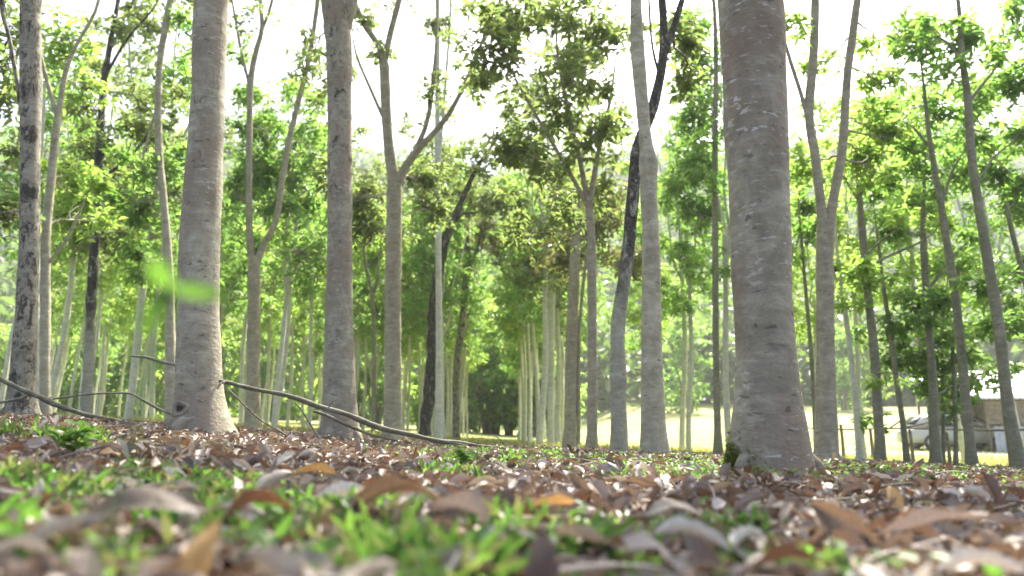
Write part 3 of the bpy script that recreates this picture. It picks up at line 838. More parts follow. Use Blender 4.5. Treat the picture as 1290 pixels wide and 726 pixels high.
for k in [-9, -8, -7, -6, -5, -4, -3, -2, -1.5, -1, 0, 0.5, 1, 2, 3]:
    x0 = 1.15 + 3.15 * k - (0.15 if k < 0 else 0)
    y = 13.0 + rowrng.uniform(0, 2)
    while y < 42:
        x = x0 + rowrng.uniform(-0.45, 0.45) - 0.012 * y
        ok = abs(x) < 0.66 * y + 0.5
        if k >= 1 and y > 20 + 2 * (3 - k):
            ok = False
        if k == 0 and y < 17.5:
            ok = False
        if k == -1 and y < 20:
            ok = False
        if k <= -2 and y < 15.5:
            ok = False
        if k in (-1.5, 0.5) and y < 25:
            ok = False
        if k < -2 and y > 38:
            ok = False
        if ok:
            zone = 'avenue_left' if k == -1 else 'avenue_right' if k == 0 else 'left' if k < 0 else 'right'
            place_tree(rowrng.randrange(6), x, y, zone, rowrng.uniform(0, 6.28), rowrng.uniform(0.82, 1.05) * (0.9 if k >= 1 else 1))
        y += rowrng.uniform(1.1, 1.8) if k in (-1, 0) else rowrng.uniform(1.6, 2.6)


# ------------------------------------------------------------------ bushes at the forest edge, the far forest
def make_bush(i):
    rng = np.random.default_rng(200 + i)
    tm, cm = MB(), MB()
    stems = []
    for k in range(5):
        az = k * 1.26 + rng.uniform(-0.3, 0.3)
        e = np.array([math.cos(az) * 1.1, math.sin(az) * 1.1, 2.6 + rng.uniform(-0.4, 0.8)])
        q = bezier((0.1 * math.cos(az), 0.1 * math.sin(az), -0.1), (0, 0, 1.2), e, 6)
        a, b = smooth_path(q, np.linspace(0.06, 0.02, 6), 0.3)
        tube(tm, a, b, 6)
        stems.append((a, b))
    blobs = []
    for k in range(16):
        az = rng.uniform(0, 6.28)
        z = rng.uniform(0.5, 4.0)
        o = rng.uniform(0.3, 1.6) * (1 - 0.13 * z)
        blobs.append((np.array([math.cos(az) * o, math.sin(az) * o, z]), (0.85, 0.85, 0.65), 1.0))
    grow_crown(tm, cm, stems, blobs, rng, leafL=0.26, leafW=0.12, k=7, dens=8, twig=False)
    return tm.mesh('stems', BARK['mossy']), cm.mesh('foliage', LEAF[['green', 'bright', 'bright'][i]], False)


BUSH = [make_bush(i) for i in range(3)]
BPROTO = {}


def place_bush(i, x, y, s, lab, grp, rz):
    z = float(H(x, y))
    if i not in BPROTO:
        t = empty('edge_bush', (x, y, z))
        link('stems', BUSH[i][0], t)
        link('foliage', BUSH[i][1], t)
        BPROTO[i] = t
    else:
        t = BPROTO[i].copy()
        COL.objects.link(t)
        t.location = (x, y, z)
        for ch in BPROTO[i].children:
            c = ch.copy()
            COL.objects.link(c)
            c.parent = t
    tag(t, lab, 'bush', grp)
    t.rotation_euler = (0, 0, rz)
    t.scale = (s, s, s * rowrng.uniform(0.9, 1.2))


for j in range(24):
    x = -38 + j * 1.85 + rowrng.uniform(-0.7, 0.7)
    y = 55 + rowrng.uniform(-1.5, 3.0) + (-6 if j < 19 else -1)
    place_bush(j % 3, x, y, rowrng.uniform(1.3, 2.0), 'dense leafy green bush closing the far end of the plantation rows', 'bushes at the end of the rows', rowrng.uniform(0, 6.28))
for j in range(5):
    place_bush(j % 3, -3.2 + j * 1.5, 50.5 + rowrng.uniform(-1, 1.5), rowrng.uniform(1.5, 2.2), 'dense leafy green bush closing the far end of the plantation rows', 'bushes at the end of the rows', rowrng.uniform(0, 6.28))
for j in range(9):
    x = 16 + j * 4.3 + rowrng.uniform(-1.2, 1.2)
    y = 64 + rowrng.uniform(-3, 4)
    place_bush(j % 3, x, y, rowrng.uniform(1.0, 1.8), 'rounded green bush on the far side of the sunlit field', 'bushes beyond the field', rowrng.uniform(0, 6.28))

fr = np.random.default_rng(55)
fm = MB()
nt_ = 2300
fy = fr.uniform(76, 285, nt_)
fx = fr.uniform(-0.86, 0.86, nt_) * (fy + 12)
fz = H(fx, fy)
per = 80
fh = fr.uniform(6.5, 12.0, nt_)
fw = fr.uniform(2.2, 4.4, nt_)
d = fr.normal(0, 1, (nt_, per, 3))
d /= np.linalg.norm(d, axis=2)[:, :, None]
d *= fr.uniform(0.55, 1, (nt_, per))[:, :, None] ** 0.5
pos = np.stack([fx[:, None] + d[:, :, 0] * fw[:, None], fy[:, None] + d[:, :, 1] * fw[:, None], fz[:, None] + fh[:, None] * (0.52 + 0.5 * d[:, :, 2])], 2).reshape(-1, 3)
m_ = len(pos)
dirs = d.reshape(-1, 3) * [1, 1, 0.4] + fr.normal(0, 0.6, (m_, 3))
leaves(fm, pos, dirs, fr.normal(0, 0.5, (m_, 3)) + [0, 0, 1], fr.uniform(1.0, 2.2, m_), fr.uniform(0.7, 1.3, m_))
tag(link('distant_forest', fm.mesh('distant_forest', LEAF['forest'], False)), 'hazy green forest covering the hillside behind the field', 'forest', None, 'stuff')

# ------------------------------------------------------------------ ground
def axis(lo, hi, n, p):
    t = np.linspace(-1, 1, n)
    s = np.sign(t) * np.abs(t) ** p
    return np.where(s < 0, -s * lo, s * hi)


gx = axis(-420, 420, 241, 3.2)
gy = np.concatenate([np.linspace(-60, -1, 20), np.linspace(-0.7, 8, 88), 8 + np.linspace(0.02, 1, 120) ** 2.2 * 470])
X, Y = np.meshgrid(gx, gy)
Z = H(X, Y)
gm = MB()
idx = np.arange(X.size).reshape(X.shape)
gm.add(np.stack([X, Y, Z], -1).reshape(-1, 3), np.stack([idx[:-1, :-1], idx[:-1, 1:], idx[1:, 1:], idx[1:, :-1]], -1).reshape(-1, 4))
m, nt, out = new_mat('ground_soil')
tc = nt.nodes.new('ShaderNodeTexCoord')
vec = tc.outputs['Object']
soil = ramp(nt, noise_tex(nt, vec, 9, 8, 0.65), [(0.3, (0.02, 0.015, 0.012)), (0.5, (0.05, 0.037, 0.028)), (0.62, (0.10, 0.078, 0.06)), (0.74, (0.2, 0.165, 0.13))])
straw = ramp(nt, noise_tex(nt, vec, 3.3, 8, 0.7), [(0.3, (0.13, 0.15, 0.05)), (0.5, (0.22, 0.23, 0.09)), (0.7, (0.34, 0.31, 0.16))])
mead = ramp(nt, noise_tex(nt, vec, 0.5, 8, 0.7), [(0.3, (0.22, 0.245, 0.08)), (0.55, (0.32, 0.33, 0.13)), (0.75, (0.40, 0.385, 0.19))])
sep = nt.nodes.new('ShaderNodeSeparateXYZ')
nt.links.new(vec, sep.inputs[0])


def mapr(sock, a, b):
    r = N(nt, 'ShaderNodeMapRange')
    r.inputs['From Min'].default_value = a
    r.inputs['From Max'].default_value = b
    nt.links.new(sock, r.inputs['Value'])
    return r.outputs[0]


green_patch = ramp(nt, noise_tex(nt, vec, 1.1, 5, 0.6), [(0.5, (0, 0, 0)), (0.62, (1, 1, 1))])
c = mix(nt, mix(nt, 0.5, (0, 0, 0), green_patch), soil, (0.055, 0.08, 0.025))
c = mix(nt, mapr(sep.outputs[1], 9, 17), c, straw)
c = mix(nt, mapr(sep.outputs[1], 17, 24), c, mead)
c = mix(nt, mapr(sep.outputs[1], 80, 95), c, (0.05, 0.085, 0.03))
p = N(nt, 'ShaderNodeBsdfPrincipled', Roughness=0.95)
p.inputs['Specular IOR Level'].default_value = 0.1
nt.links.new(c, p.inputs['Base Color'])
b = N(nt, 'ShaderNodeBump', Strength=0.7, Distance=0.02)
nt.links.new(noise_tex(nt, vec, 40, 5, 0.7), b.inputs['Height'])
nt.links.new(b.outputs[0], p.inputs['Normal'])
nt.links.new(p.outputs[0], out.inputs[0])
tag(link('ground', gm.mesh('ground', m)), kind='structure')

# pale farm track across the field
tr = MB()
xs = np.linspace(6, 60, 60)
yc = 27.5 + 0.05 * (xs - 6) + 0.5 * np.sin(xs * 0.2)
rows = []
for o in (-1.2, -0.4, 0.4, 1.2):
    rows.append(np.stack([xs, yc + o, H(xs, yc + o) + 0.012], 1))
V = np.stack(rows, 1).reshape(-1, 3)
idx = np.arange(60 * 4).reshape(60, 4)
tr.add(V, np.stack([idx[:-1, :-1], idx[1:, :-1], idx[1:, 1:], idx[:-1, 1:]], -1).reshape(-1, 4))
tag(link('dirt_track', tr.mesh('dirt_track', plain('pale_gravel', (0.5, 0.47, 0.41), 0.9, 0.15, 2.0))), kind='structure')

# ------------------------------------------------------------------ leaf litter, grass, ground cover (nobody could count them)
lr = np.random.default_rng(77)


def field_points(n, y0, y1, power, spread=0.82):
    y = y0 + (y1 - y0) * lr.uniform(0, 1, n) ** power
    x = lr.uniform(-1, 1, n) * (spread * y + 0.45)
    return x, y


def patchy(x, y):
    return wob(x, y, 2.3, 5.0) + 0.7 * wob(x, y, 5.7, 1.0) + 0.4 * wob(x, y, 0.9, 2.5)


lm = MB()
x, y = field_points(56000, 0.5, 18, 1.6)
keep = (patchy(x, y) < 0.7) | (lr.uniform(0, 1, len(x)) < 0.3)
x, y = x[keep], y[keep]
n = len(x)
z = H(x, y) + lr.uniform(0.002, 0.028, n)
az = lr.uniform(0, 2 * np.pi, n)
til = lr.normal(0, 0.5, n)
d = np.stack([np.cos(az), np.sin(az), til], 1)
nr = np.stack([lr.normal(0, 0.8, n), lr.normal(0, 0.8, n), np.ones(n)], 1)
Ls = 0.016 + 0.06 * lr.uniform(0, 1, n) ** 1.7
leaves(lm, np.stack([x, y, z], 1) - d * Ls[:, None] * 0.5, d, nr, Ls, Ls * lr.uniform(0.22, 0.6, n), fold=0.38, droop=0.12)
for q in range(520):                              # bits of twig among the leaves
    y_ = 0.7 + 7 * lr.uniform() ** 1.6
    x_ = lr.uniform(-1, 1) * (0.75 * y_ + 0.2)
    L_ = lr.uniform(0.04, 0.2)
    az_ = lr.uniform(0, 6.28)
    dv = np.array([math.cos(az_), math.sin(az_), lr.normal(0, 0.12)]) * L_
    p_ = np.array([x_, y_, float(H(x_, y_)) + lr.uniform(0.012, 0.035)])
    tube(lm, bezier(p_ - dv / 2, dv * 0.5 + lr.normal(0, 0.012, 3), p_ + dv / 2, 5), np.linspace(1, 0.5, 5) * lr.uniform(0.0012, 0.0035), 5)
tag(link('leaf_litter', lm.mesh('leaf_litter', LEAF['litter'])), 'carpet of dry brown and grey fallen leaves and twig bits on the forest floor', 'fallen leaves', None, 'stuff')

gm2 = MB()
GP = [(80, 585, 3.0, 0.24, 0.085), (60, 625, 1.7, 0.30, 0.08), (200, 612, 1.9, 0.22, 0.06), (350, 632, 1.5, 0.17, 0.065), (470, 690, 0.95, 0.09, 0.075), (535, 680, 0.98, 0.07, 0.085), (650, 648, 1.3, 0.10, 0.06), (20, 690, 0.95, 0.09, 0.05), (720, 700, 0.92, 0.09, 0.04),
      (790, 695, 0.92, 0.08, 0.035), (935, 640, 1.4, 0.07, 0.045), (850, 590, 3.6, 0.7, 0.04), (900, 588, 3.0, 0.35, 0.04), (1060, 592, 3.6, 0.7, 0.04), (1180, 592, 4.5, 1.2, 0.04), (700, 580, 5, 1.0, 0.05),
      (560, 600, 2.6, 0.18, 0.06), (410, 660, 1.15, 0.13, 0.07), (250, 640, 1.3, 0.16, 0.05), (610, 590, 3.2, 0.25, 0.05), (1050, 690, 0.95, 0.07, 0.045), (1210, 715, 0.86, 0.06, 0.03), (860, 650, 1.25, 0.06, 0.04), (1000, 660, 1.1, 0.05, 0.04), (770, 640, 1.4, 0.12, 0.04),
      (110, 660, 1.15, 0.14, 0.06), (300, 680, 1.0, 0.10, 0.05), (430, 640, 1.35, 0.12, 0.06), (380, 705, 0.9, 0.07, 0.05), (160, 632, 1.5, 0.16, 0.06), (740, 660, 1.15, 0.08, 0.05), (500, 630, 1.5, 0.1, 0.05), (120, 715, 0.86, 0.04, 0.05)]
gxs, gys, gls = [], [], []
for (px, py, D, rad, ln) in GP:
    k = int(np.clip(rad * rad * 4200, 110, 1500))
    xx = P(px, py, D)[0]
    nc = 3 + int(rad * 26)                      # tufts within the patch
    pk = lr.integers(0, nc, k)
    gxs.append(xx + lr.normal(0, rad * 0.6, nc)[pk] + lr.normal(0, 0.022, k))
    gys.append(D + lr.normal(0, rad * 0.45, nc)[pk] + lr.normal(0, 0.022, k))
    gls.append(ln * (1.3 if D < 1.6 else 1.1) * lr.uniform(0.25, 1.25, k))
x, y = field_points(60000, 0.7, 16, 1.7)
keep = patchy(x, y) > 1.05
gxs.append(x[keep])
gys.append(y[keep])
gls.append(lr.uniform(0.015, 0.05, keep.sum()))
x, y, L = np.concatenate(gxs), np.concatenate(gys), np.concatenate(gls)
ok = y > 0.55
x, y, L = x[ok], y[ok], L[ok]
n = len(x)
d = np.stack([lr.normal(0, 0.45, n), lr.normal(0, 0.45, n), np.ones(n)], 1)
leaves(gm2, np.stack([x, y, H(x, y) - 0.002], 1), d, lr.normal(0, 1, (n, 3)), L * 1.15, np.clip(L * 0.17, 0.004, 0.013), fold=0.2, droop=0.3)
tag(link('grass', gm2.mesh('grass', LEAF['grass'], False)), 'short bright green grass growing in patches through the litter', 'grass', None, 'stuff')

cm2 = MB()
cx, cy, cs = [], [], []
for (px, py, D, rad, ln) in GP:
    k = int(np.clip(rad * rad * 1500, 40, 450)) if D > 1.45 else int(4 + rad * 45)
    xx = P(px, py, D)[0]
    cx.append(xx + lr.normal(0, rad * 0.7, k))
    cy.append(D + lr.normal(0, rad * 0.55, k))
    cs.append(np.full(k, 1.0 if D > 1.45 else 1.3))
sc_ = np.concatenate(cs)
x, y = np.concatenate(cx), np.concatenate(cy)
ok = y > 0.6
x, y, sc_ = x[ok], y[ok], sc_[ok]
n = len(x)
az = lr.uniform(0, 6.28, n)
d = np.stack([np.cos(az), np.sin(az), lr.uniform(-0.1, 1.1, n) * sc_], 1)
L = lr.uniform(0.012, 0.03, n) * sc_
leaves(cm2, np.stack([x, y, H(x, y) + lr.uniform(0.005, 0.04, n) * sc_], 1), d, np.stack([lr.normal(0, 0.3, n), lr.normal(0, 0.3, n), np.ones(n)], 1), L, L * 0.6, fold=0.12, droop=0.2)
tag(link('ground_cover', cm2.mesh('ground_cover', LEAF['cover'], False)), 'low round-leaved green weeds spreading between the fallen leaves', 'weeds', None, 'stuff')

# meadow grass, far
mm2 = MB()
n = 16000
y = 16 + 24 * lr.uniform(0, 1, n) ** 1.3
x = lr.uniform(-0.75, 0.8, n) * y
d = np.stack([lr.normal(0, 0.4, n), lr.normal(0, 0.4, n), np.ones(n)], 1)
leaves(mm2, np.stack([x, y, H(x, y) - 0.01], 1), d, lr.normal(0, 1, (n, 3)), lr.uniform(0.06, 0.2, n), lr.uniform(0.015, 0.04, n))
tag(link('meadow_grass', mm2.mesh('meadow_grass', leafmat('straw_grass', [(0.18, 0.20, 0.06), (0.26, 0.26, 0.09), (0.14, 0.19, 0.05)], [(0.4, 0.45, 0.1), (0.45, 0.42, 0.14)], 0.4), False)), 'pale sunlit grass covering the open field', 'grass', None, 'stuff')


# ------------------------------------------------------------------ fallen leaves one can tell apart
def dry_mesh(i, L=1.0):
    """a curled dry leaf of length 1, grid 9 x 5"""
    rng = np.random.default_rng(300 + i)
    nu, nv = 11, 7
    curl = [0.5, 1.3, 0.2, 0.9, 1.8, 0.7, 1.1, 0.35][i]
    cup = [0.9, 0.3, 1.5, 0.8, 0.5, 1.9, -0.7, 1.1][i]
    wid = [0.22, 0.19, 0.26, 0.17, 0.2, 0.24, 0.21, 0.15][i]
    twist = rng.uniform(-0.5, 0.5)
    V = np.zeros((nu, nv, 3))
    ang = 0
    p = np.zeros(2)
    for a in range(nu):
        u = a / (nu - 1)
        if a:
            th = -curl * (u - 0.5) * 1.2
            p = p + np.array([math.cos(th), math.sin(th)]) / (nu - 1)
        w = wid * (math.sin(math.pi * min(1, u * 0.96 + 0.03)) ** 0.75) * (1 - 0.25 * u)
        for b_ in range(nv):
            v = (b_ / (nv - 1)) * 2 - 1
            ww = w * (1 + 0.10 * math.sin(u * 21 + v * 3 + i))
            phi = v * cup * 0.9
            if abs(cup) > 0.05:
                yy = ww * math.sin(phi) / (abs(cup) * 0.9) * (1 if cup > 0 else 1)
                yy = math.copysign(abs(yy), v)
                zz = ww * (1 - math.cos(phi)) / (cup * 0.9)
            zz += 0.025 * math.sin(u * 9 + v * 4 + i * 2) + 0.02 * abs(v)
            tw = twist * (u - 0.5)
            y2, z2 = yy * math.cos(tw) - zz * math.sin(tw), yy * math.sin(tw) + zz * math.cos(tw)
            V[a, b_] = (p[0], y2, p[1] + z2)
    V[:, :, 0] -= V[:, :, 0].mean()
    V[:, :, 2] -= V[:, :, 2].min()
    V *= L
    mb = MB()
    idx = np.arange(nu * nv).reshape(nu, nv)
    mb.add(V.reshape(-1, 3), np.stack([idx[:-1, :-1], idx[1:, :-1], idx[1:, 1:], idx[:-1, 1:]], -1).reshape(-1, 4))
    # stalk and midrib
    rib = np.vstack([V[0, 3] + [-0.16 * L, 0.02 * L, 0.01 * L], V[0, 3], V[3, 3], V[6, 3], V[9, 3]])
    tube(mb, rib, np.array([0.007, 0.009, 0.008, 0.006, 0.003]) * L, 5)
    return mb


DM = {}
SPECIAL = []


def dry_data(i, colr):
    if (i, colr) not in DM:
        DM[(i, colr)] = dry_mesh(i).mesh('fallen_leaf', DRY[colr])
    return DM[(i, colr)]


def place_leaf(i, colr, x, y, size, rot, lab, grp=None, lift=0.004):
    o = link('fallen_leaf', dry_data(i, colr), None, (x, y, float(H(x, y)) + lift))
    o.rotation_euler = rot
    o.scale = (size, size, size)
    return tag(o, lab, 'fallen leaf', grp)


def px_leaf(px, py, i, colr, size, rot, lab, lift=0.012):
    """drop a leaf where the sight line through a pixel meets the ground"""
    for D in np.arange(0.45, 9, 0.01):
        q = P(px, py, D)
        if q[2] <= H(q[0], q[1]) + lift + 0.01:
            break
    if q[1] < 1.4:
        size *= 1.18
    SPECIAL.append((q[0], q[1], size))
    place_leaf(i, colr, q[0], q[1], size, rot, lab, None, lift)


R = math.radians
px_leaf(255, 706, 0, 'orange', 0.088, (R(8), R(-62), R(78)), 'orange dry leaf standing up at the bottom of the picture', 0.032)
px_leaf(95, 672, 5, 'tan', 0.095, (R(-50), R(-15), R(25)), 'curled tan leaf with a pinkish sheen left of the orange leaf', 0.03)
px_leaf(30, 695, 1, 'pale', 0.06, (R(-30), R(10), R(60)), 'small whitish leaf in the bottom left corner', 0.03)
px_leaf(190, 655, 1, 'brown', 0.135, (R(30), R(-8), R(15)), 'long dark brown leaf arching behind the orange leaf', 0.045)
px_leaf(330, 655, 4, 'dark', 0.11, (R(-25), R(-12), R(35)), 'dark folded leaf right of the long arching leaf', 0.035)
px_leaf(345, 606, 2, 'grey', 0.12, (R(-70), R(-25), R(60)), 'grey folded leaf standing upright beyond the green weeds', 0.035)
px_leaf(500, 640, 1, 'brown', 0.15, (R(-25), R(-10), R(-12)), 'long grey-brown leaf arched over bright grass', 0.045)
px_leaf(575, 668, 4, 'grey', 0.13, (R(-45), R(24), R(-30)), 'grey leaf sloping down beside the long arched leaf', 0.035)
px_leaf(635, 676, 2, 'pale', 0.085, (R(-30), R(0), R(10)), 'pale cream leaf lying right of the sloping grey leaf', 0.03)
px_leaf(592, 712, 5, 'pale', 0.065, (R(-35), R(10), R(60)), 'white curled leaf with green grass tips through it', 0.03)
px_leaf(685, 712, 1, 'dark', 0.09, (R(0), R(-72), R(85)), 'dark reddish leaf pointing upright near the bottom edge', 0.035)
px_leaf(740, 680, 7, 'tan', 0.105, (R(-25), R(12), R(-25)), 'long tan leaf lying slanted beside the cream leaf', 0.03)
px_leaf(850, 650, 1, 'tan', 0.12, (R(20), R(0), R(10)), 'arched tan leaf forming a small bridge over the litter', 0.03)
px_leaf(870, 676, 5, 'pale', 0.09, (R(-30), R(8), R(-20)), 'bright whitish leaf under the arched tan leaf', 0.03)
px_leaf(945, 680, 5, 'pale', 0.08, (R(-25), R(-5), R(45)), 'bright whitish leaf between the arched leaf and the folded brown leaf', 0.03)
px_leaf(1068, 662, 2, 'brown', 0.13, (R(-62), R(-28), R(120)), 'large folded brown leaf standing like a tent', 0.04)
px_leaf(1245, 615, 2, 'dark', 0.12, (R(85), R(-60), R(80)), 'dark brown leaf standing on end by the shed side', 0.045)
px_leaf(1125, 628, 0, 'orange', 0.10, (R(0), R(-55), R(80)), 'yellow-orange leaf tilted upright among brown litter', 0.035)
px_leaf(1240, 716, 5, 'pale', 0.085, (R(-25), R(0), R(-15)), 'pale tan leaf at the bottom corner beside green weeds', 0.026)
px_leaf(985, 714, 3, 'dark', 0.105, (R(-30), R(-10), R(25)), 'dark brown leaf low in the foreground between bright leaves', 0.03)
px_leaf(1175, 662, 7, 'grey', 0.15, (R(-25), R(-14), R(-20)), 'long grey leaf curving like a rib over darker leaves', 0.035)
px_leaf(140, 610, 2, 'pale', 0.14, (R(-10), R(0), R(10)), 'broad pale leaf lying flat in the left grass', 0.03)
px_leaf(700, 635, 0, 'orange', 0.11, (R(-25), R(0), R(20)), 'rust-orange leaf lying beyond the foreground weeds', 0.025)
px_leaf(400, 595, 3, 'orange', 0.13, (R(-40), R(0), R(30)), 'rust-red leaf at the edge of the left grass', 0.025)

GRP = {'brown': ('small brown dead leaf scattered on the foreground floor', 'small brown fallen leaves'),
       'grey': ('small greyish dead leaf scattered on the foreground floor', 'small greyish fallen leaves'),
       'tan': ('small tan dead leaf scattered on the foreground floor', 'small tan fallen leaves'),
       'pale': ('small whitish dead leaf scattered on the foreground floor', 'small whitish fallen leaves'),
       'dark': ('small blackish dead leaf scattered on the foreground floor', 'small blackish fallen leaves')}
lrand = random.Random(9)
for k in range(330):
    y = 0.62 + 2.6 * lrand.random() ** 1.5
    x = lrand.uniform(-1, 1) * (0.70 * y)
    colr = lrand.choices(['brown', 'grey', 'tan', 'pale', 'dark'], [4.5, 5, 4.2, 1.8, 2.5])[0]
    lab, grp = GRP[colr]
    s = lrand.uniform(0.055, 0.10) if y < 1.2 else lrand.uniform(0.055, 0.115)
    if any(abs(x / y - a_ / b_) * b_ < c_ * 0.75 and b_ - 2.2 * c_ < y < b_ + 0.5 * c_ for a_, b_, c_ in SPECIAL):
        continue
    if any(abs(x - P(g[0], g[1], g[2])[0]) < g[3] * 0.8 and abs(y - g[2]) < g[3] * 0.8 for g in GP) and lrand.random() < 0.4:
        continue
    place_leaf(lrand.randrange(8), colr, x, y, s, (lrand.gauss(0, 0.6) + (math.pi if lrand.random() < 0.35 else 0), lrand.gauss(0, 0.45), lrand.uniform(0, 6.28)), lab, grp, lrand.uniform(0.012, 0.04))

# ------------------------------------------------------------------ sticks
stickmat = bark('bark_stick', (0.07, 0.058, 0.042), (0.12, 0.105, 0.078), (0.20, 0.18, 0.138), green=(0.10, 0.115, 0.06), spots=0.3)


def stick(label, paths, step=0.06):
    """paths: lists of (px, py, width px, D)"""
    mb = MB()
    base = None
    for pth in paths:
        pts = [P(a, b_, D) for a, b_, w, D in pth]
        rad = [w * 0.35 * depth(q) / F for (a, b_, w, D), q in zip(pth, pts)]
        pts, rad = smooth_path(pts, rad, step)
        if base is None:
            base = pts[len(pts) // 2].copy()
        pts = pts + 0.004 * np.stack([np.sin(np.arange(len(pts)) * 1.7), np.cos(np.arange(len(pts)) * 2.3), np.sin(np.arange(len(pts)) * 1.1)], 1)
        srng = np.random.default_rng(len(label) + len(pth))
        rad = rad * (1 + 0.10 * np.sin(np.arange(len(rad)) * 0.9) + srng.normal(0, 0.06, len(rad)))
        tube(mb, pts - base, rad, 9, 0.09, 2.0)
        if len(pth) > 4:
            for q in range(2 + len(pth) // 4):
                i_ = srng.integers(2, len(pts) - 2)
                L_ = srng.uniform(0.02, 0.12)
                d_ = unit(srng.normal(0, 1, 3) * [1, 0.6, 0.8] + [0.3, 0, 0.3]) * L_
                tw = bezier(pts[i_], d_ * 0.5 + srng.normal(0, 0.02, 3), pts[i_] + d_, 5)
                tube(mb, tw - base, np.linspace(rad[i_] * 0.4, 0.0015, 5), 5)
    return tag(link('fallen_branch', mb.mesh('fallen_branch', stickmat), None, base), label, 'branch')


stick('long stick propped on the thick pale trunk, sloping down across the avenue',
      [[(276, 480, 7, 4.95), (300, 486, 7, 4.97), (350, 496, 8, 5.0), (400, 511, 9, 5.05), (440, 524, 10, 5.1), (480, 539, 10, 5.15), (520, 549, 9, 5.2), (560, 556, 8, 5.3), (600, 561, 6, 5.4), (650, 566, 4, 5.5)],
       [(395, 518, 5, 5.0), (430, 532, 6, 5.05), (470, 549, 5, 5.1), (500, 556, 3, 5.15)],
       [(283, 481, 5, 4.95), (277, 484, 4, 4.9), (274, 491, 2, 4.88)],
       [(545, 556, 4, 5.3), (565, 559, 3, 5.3), (590, 561, 2, 5.35)],
       [(645, 568, 3, 5.5), (632, 557, 2.2, 5.5), (622, 548, 1.5, 5.55)]])
stick('thin twig hanging under the long stick beside the thick pale trunk', [[(286, 489, 3, 5.2), (300, 504, 3, 5.2), (330, 530, 3, 5.2), (355, 545, 3.5, 5.2), (378, 560, 3, 5.2)]])
stick('short thin twig leaning under the middle of the long stick', [[(372, 508, 3, 5.3), (385, 525, 3, 5.3), (400, 548, 3, 5.3), (405, 556, 3, 5.3)]])
stick('grey stick sloping across the foot of the crusted edge trunk', [[(-25, 466, 8, 6.2), (0, 477, 8, 6.2), (30, 492, 8, 6.2), (60, 505, 9, 6.2), (95, 519, 9, 6.2), (125, 526, 8, 6.2), (152, 531, 6, 6.2)],
                                                                       [(37, 497, 5, 6.2), (25, 503, 5, 6.15), (5, 507, 5, 6.1), (-15, 509, 4, 6.1)]])
stick('thin bowed branch bending down to the left side of the thick pale trunk', [[(66, 503, 2.5, 6.6), (85, 501, 4, 6.6), (105, 497, 3.5, 6.6), (140, 496, 3, 6.6), (160, 495, 4, 6.5), (180, 504, 4.5, 6.4), (200, 515, 4.5, 6.3), (222, 526, 4, 6.2), (236, 536, 4, 6.1)]])
stick('short greenish branch sticking out behind the thick pale trunk', [[(165, 449, 3, 5.6), (185, 451, 5, 5.55), (205, 456, 6, 5.5), (224, 461, 6, 5.4), (240, 466, 6, 5.2)]])
stick('small twig poking up from the litter before the field', [[(1130, 602, 3, 5.0), (1145, 591, 3, 5.0), (1164, 578, 3.5, 5.0)]])
stick('grey stick lying in the litter right of the broad brown trunk', [[(985, 612, 4, 2.3), (1040, 618, 6, 2.2), (1100, 614, 5, 2.3), (1150, 610, 4, 2.4)]])

# ------------------------------------------------------------------ blurred sprout hanging close to the lens
seed = empty('seedling')
Ds = 0.46
node = P(216, 362, Ds)
seed.location = (node[0] - 0.02, Ds, float(H(node[0] - 0.02, Ds)))
tag(seed, 'bright green blurred sprout with three leaves close to the camera', 'seedling')
base = np.array(seed.location)
smb = MB()
stem = np.array([base, base + [-0.012, 0, 0.06], P(190, 470, Ds), P(196, 405, Ds), node])
a_, b_ = smooth_path(stem, [0.0016, 0.0015, 0.0013, 0.0012, 0.001], 0.01)
tube(smb, a_ - base, b_, 6)
link('stem', smb.mesh('stem', LEAF['sprout']), seed)
for (ex, ey, wpx, dD) in ((190, 322, 30, -0.01), (284, 371, 20, 0.01), (178, 424, 25, -0.01)):
    e = P(ex, ey, Ds + dD)
    L = np.linalg.norm(e - node)
    lmb = MB()
    nu, nv = 9, 5
    dirv = unit(e - node)
    side = unit(np.cross(dirv, [0, 1, 0.35]))
    up = np.cross(side, dirv)
    V = np.zeros((nu, nv, 3))
    for u_ in range(nu):
        u = u_ / (nu - 1)
        w = wpx * 0.5 * Ds / F * math.sin(math.pi * min(1, 0.06 + 0.93 * u)) ** 0.8
        for v_ in range(nv):
            v = v_ / (nv - 1) * 2 - 1
            V[u_, v_] = node + dirv * L * u + side * w * v + up * (0.25 * w * abs(v) - 0.004 * math.sin(u * 3))
    idx = np.arange(nu * nv).reshape(nu, nv)
    lmb.add((V - base).reshape(-1, 3), np.stack([idx[:-1, :-1], idx[1:, :-1], idx[1:, 1:], idx[:-1, 1:]], -1).reshape(-1, 4))
    link('leaf', lmb.mesh('leaf', LEAF['sprout']), seed)


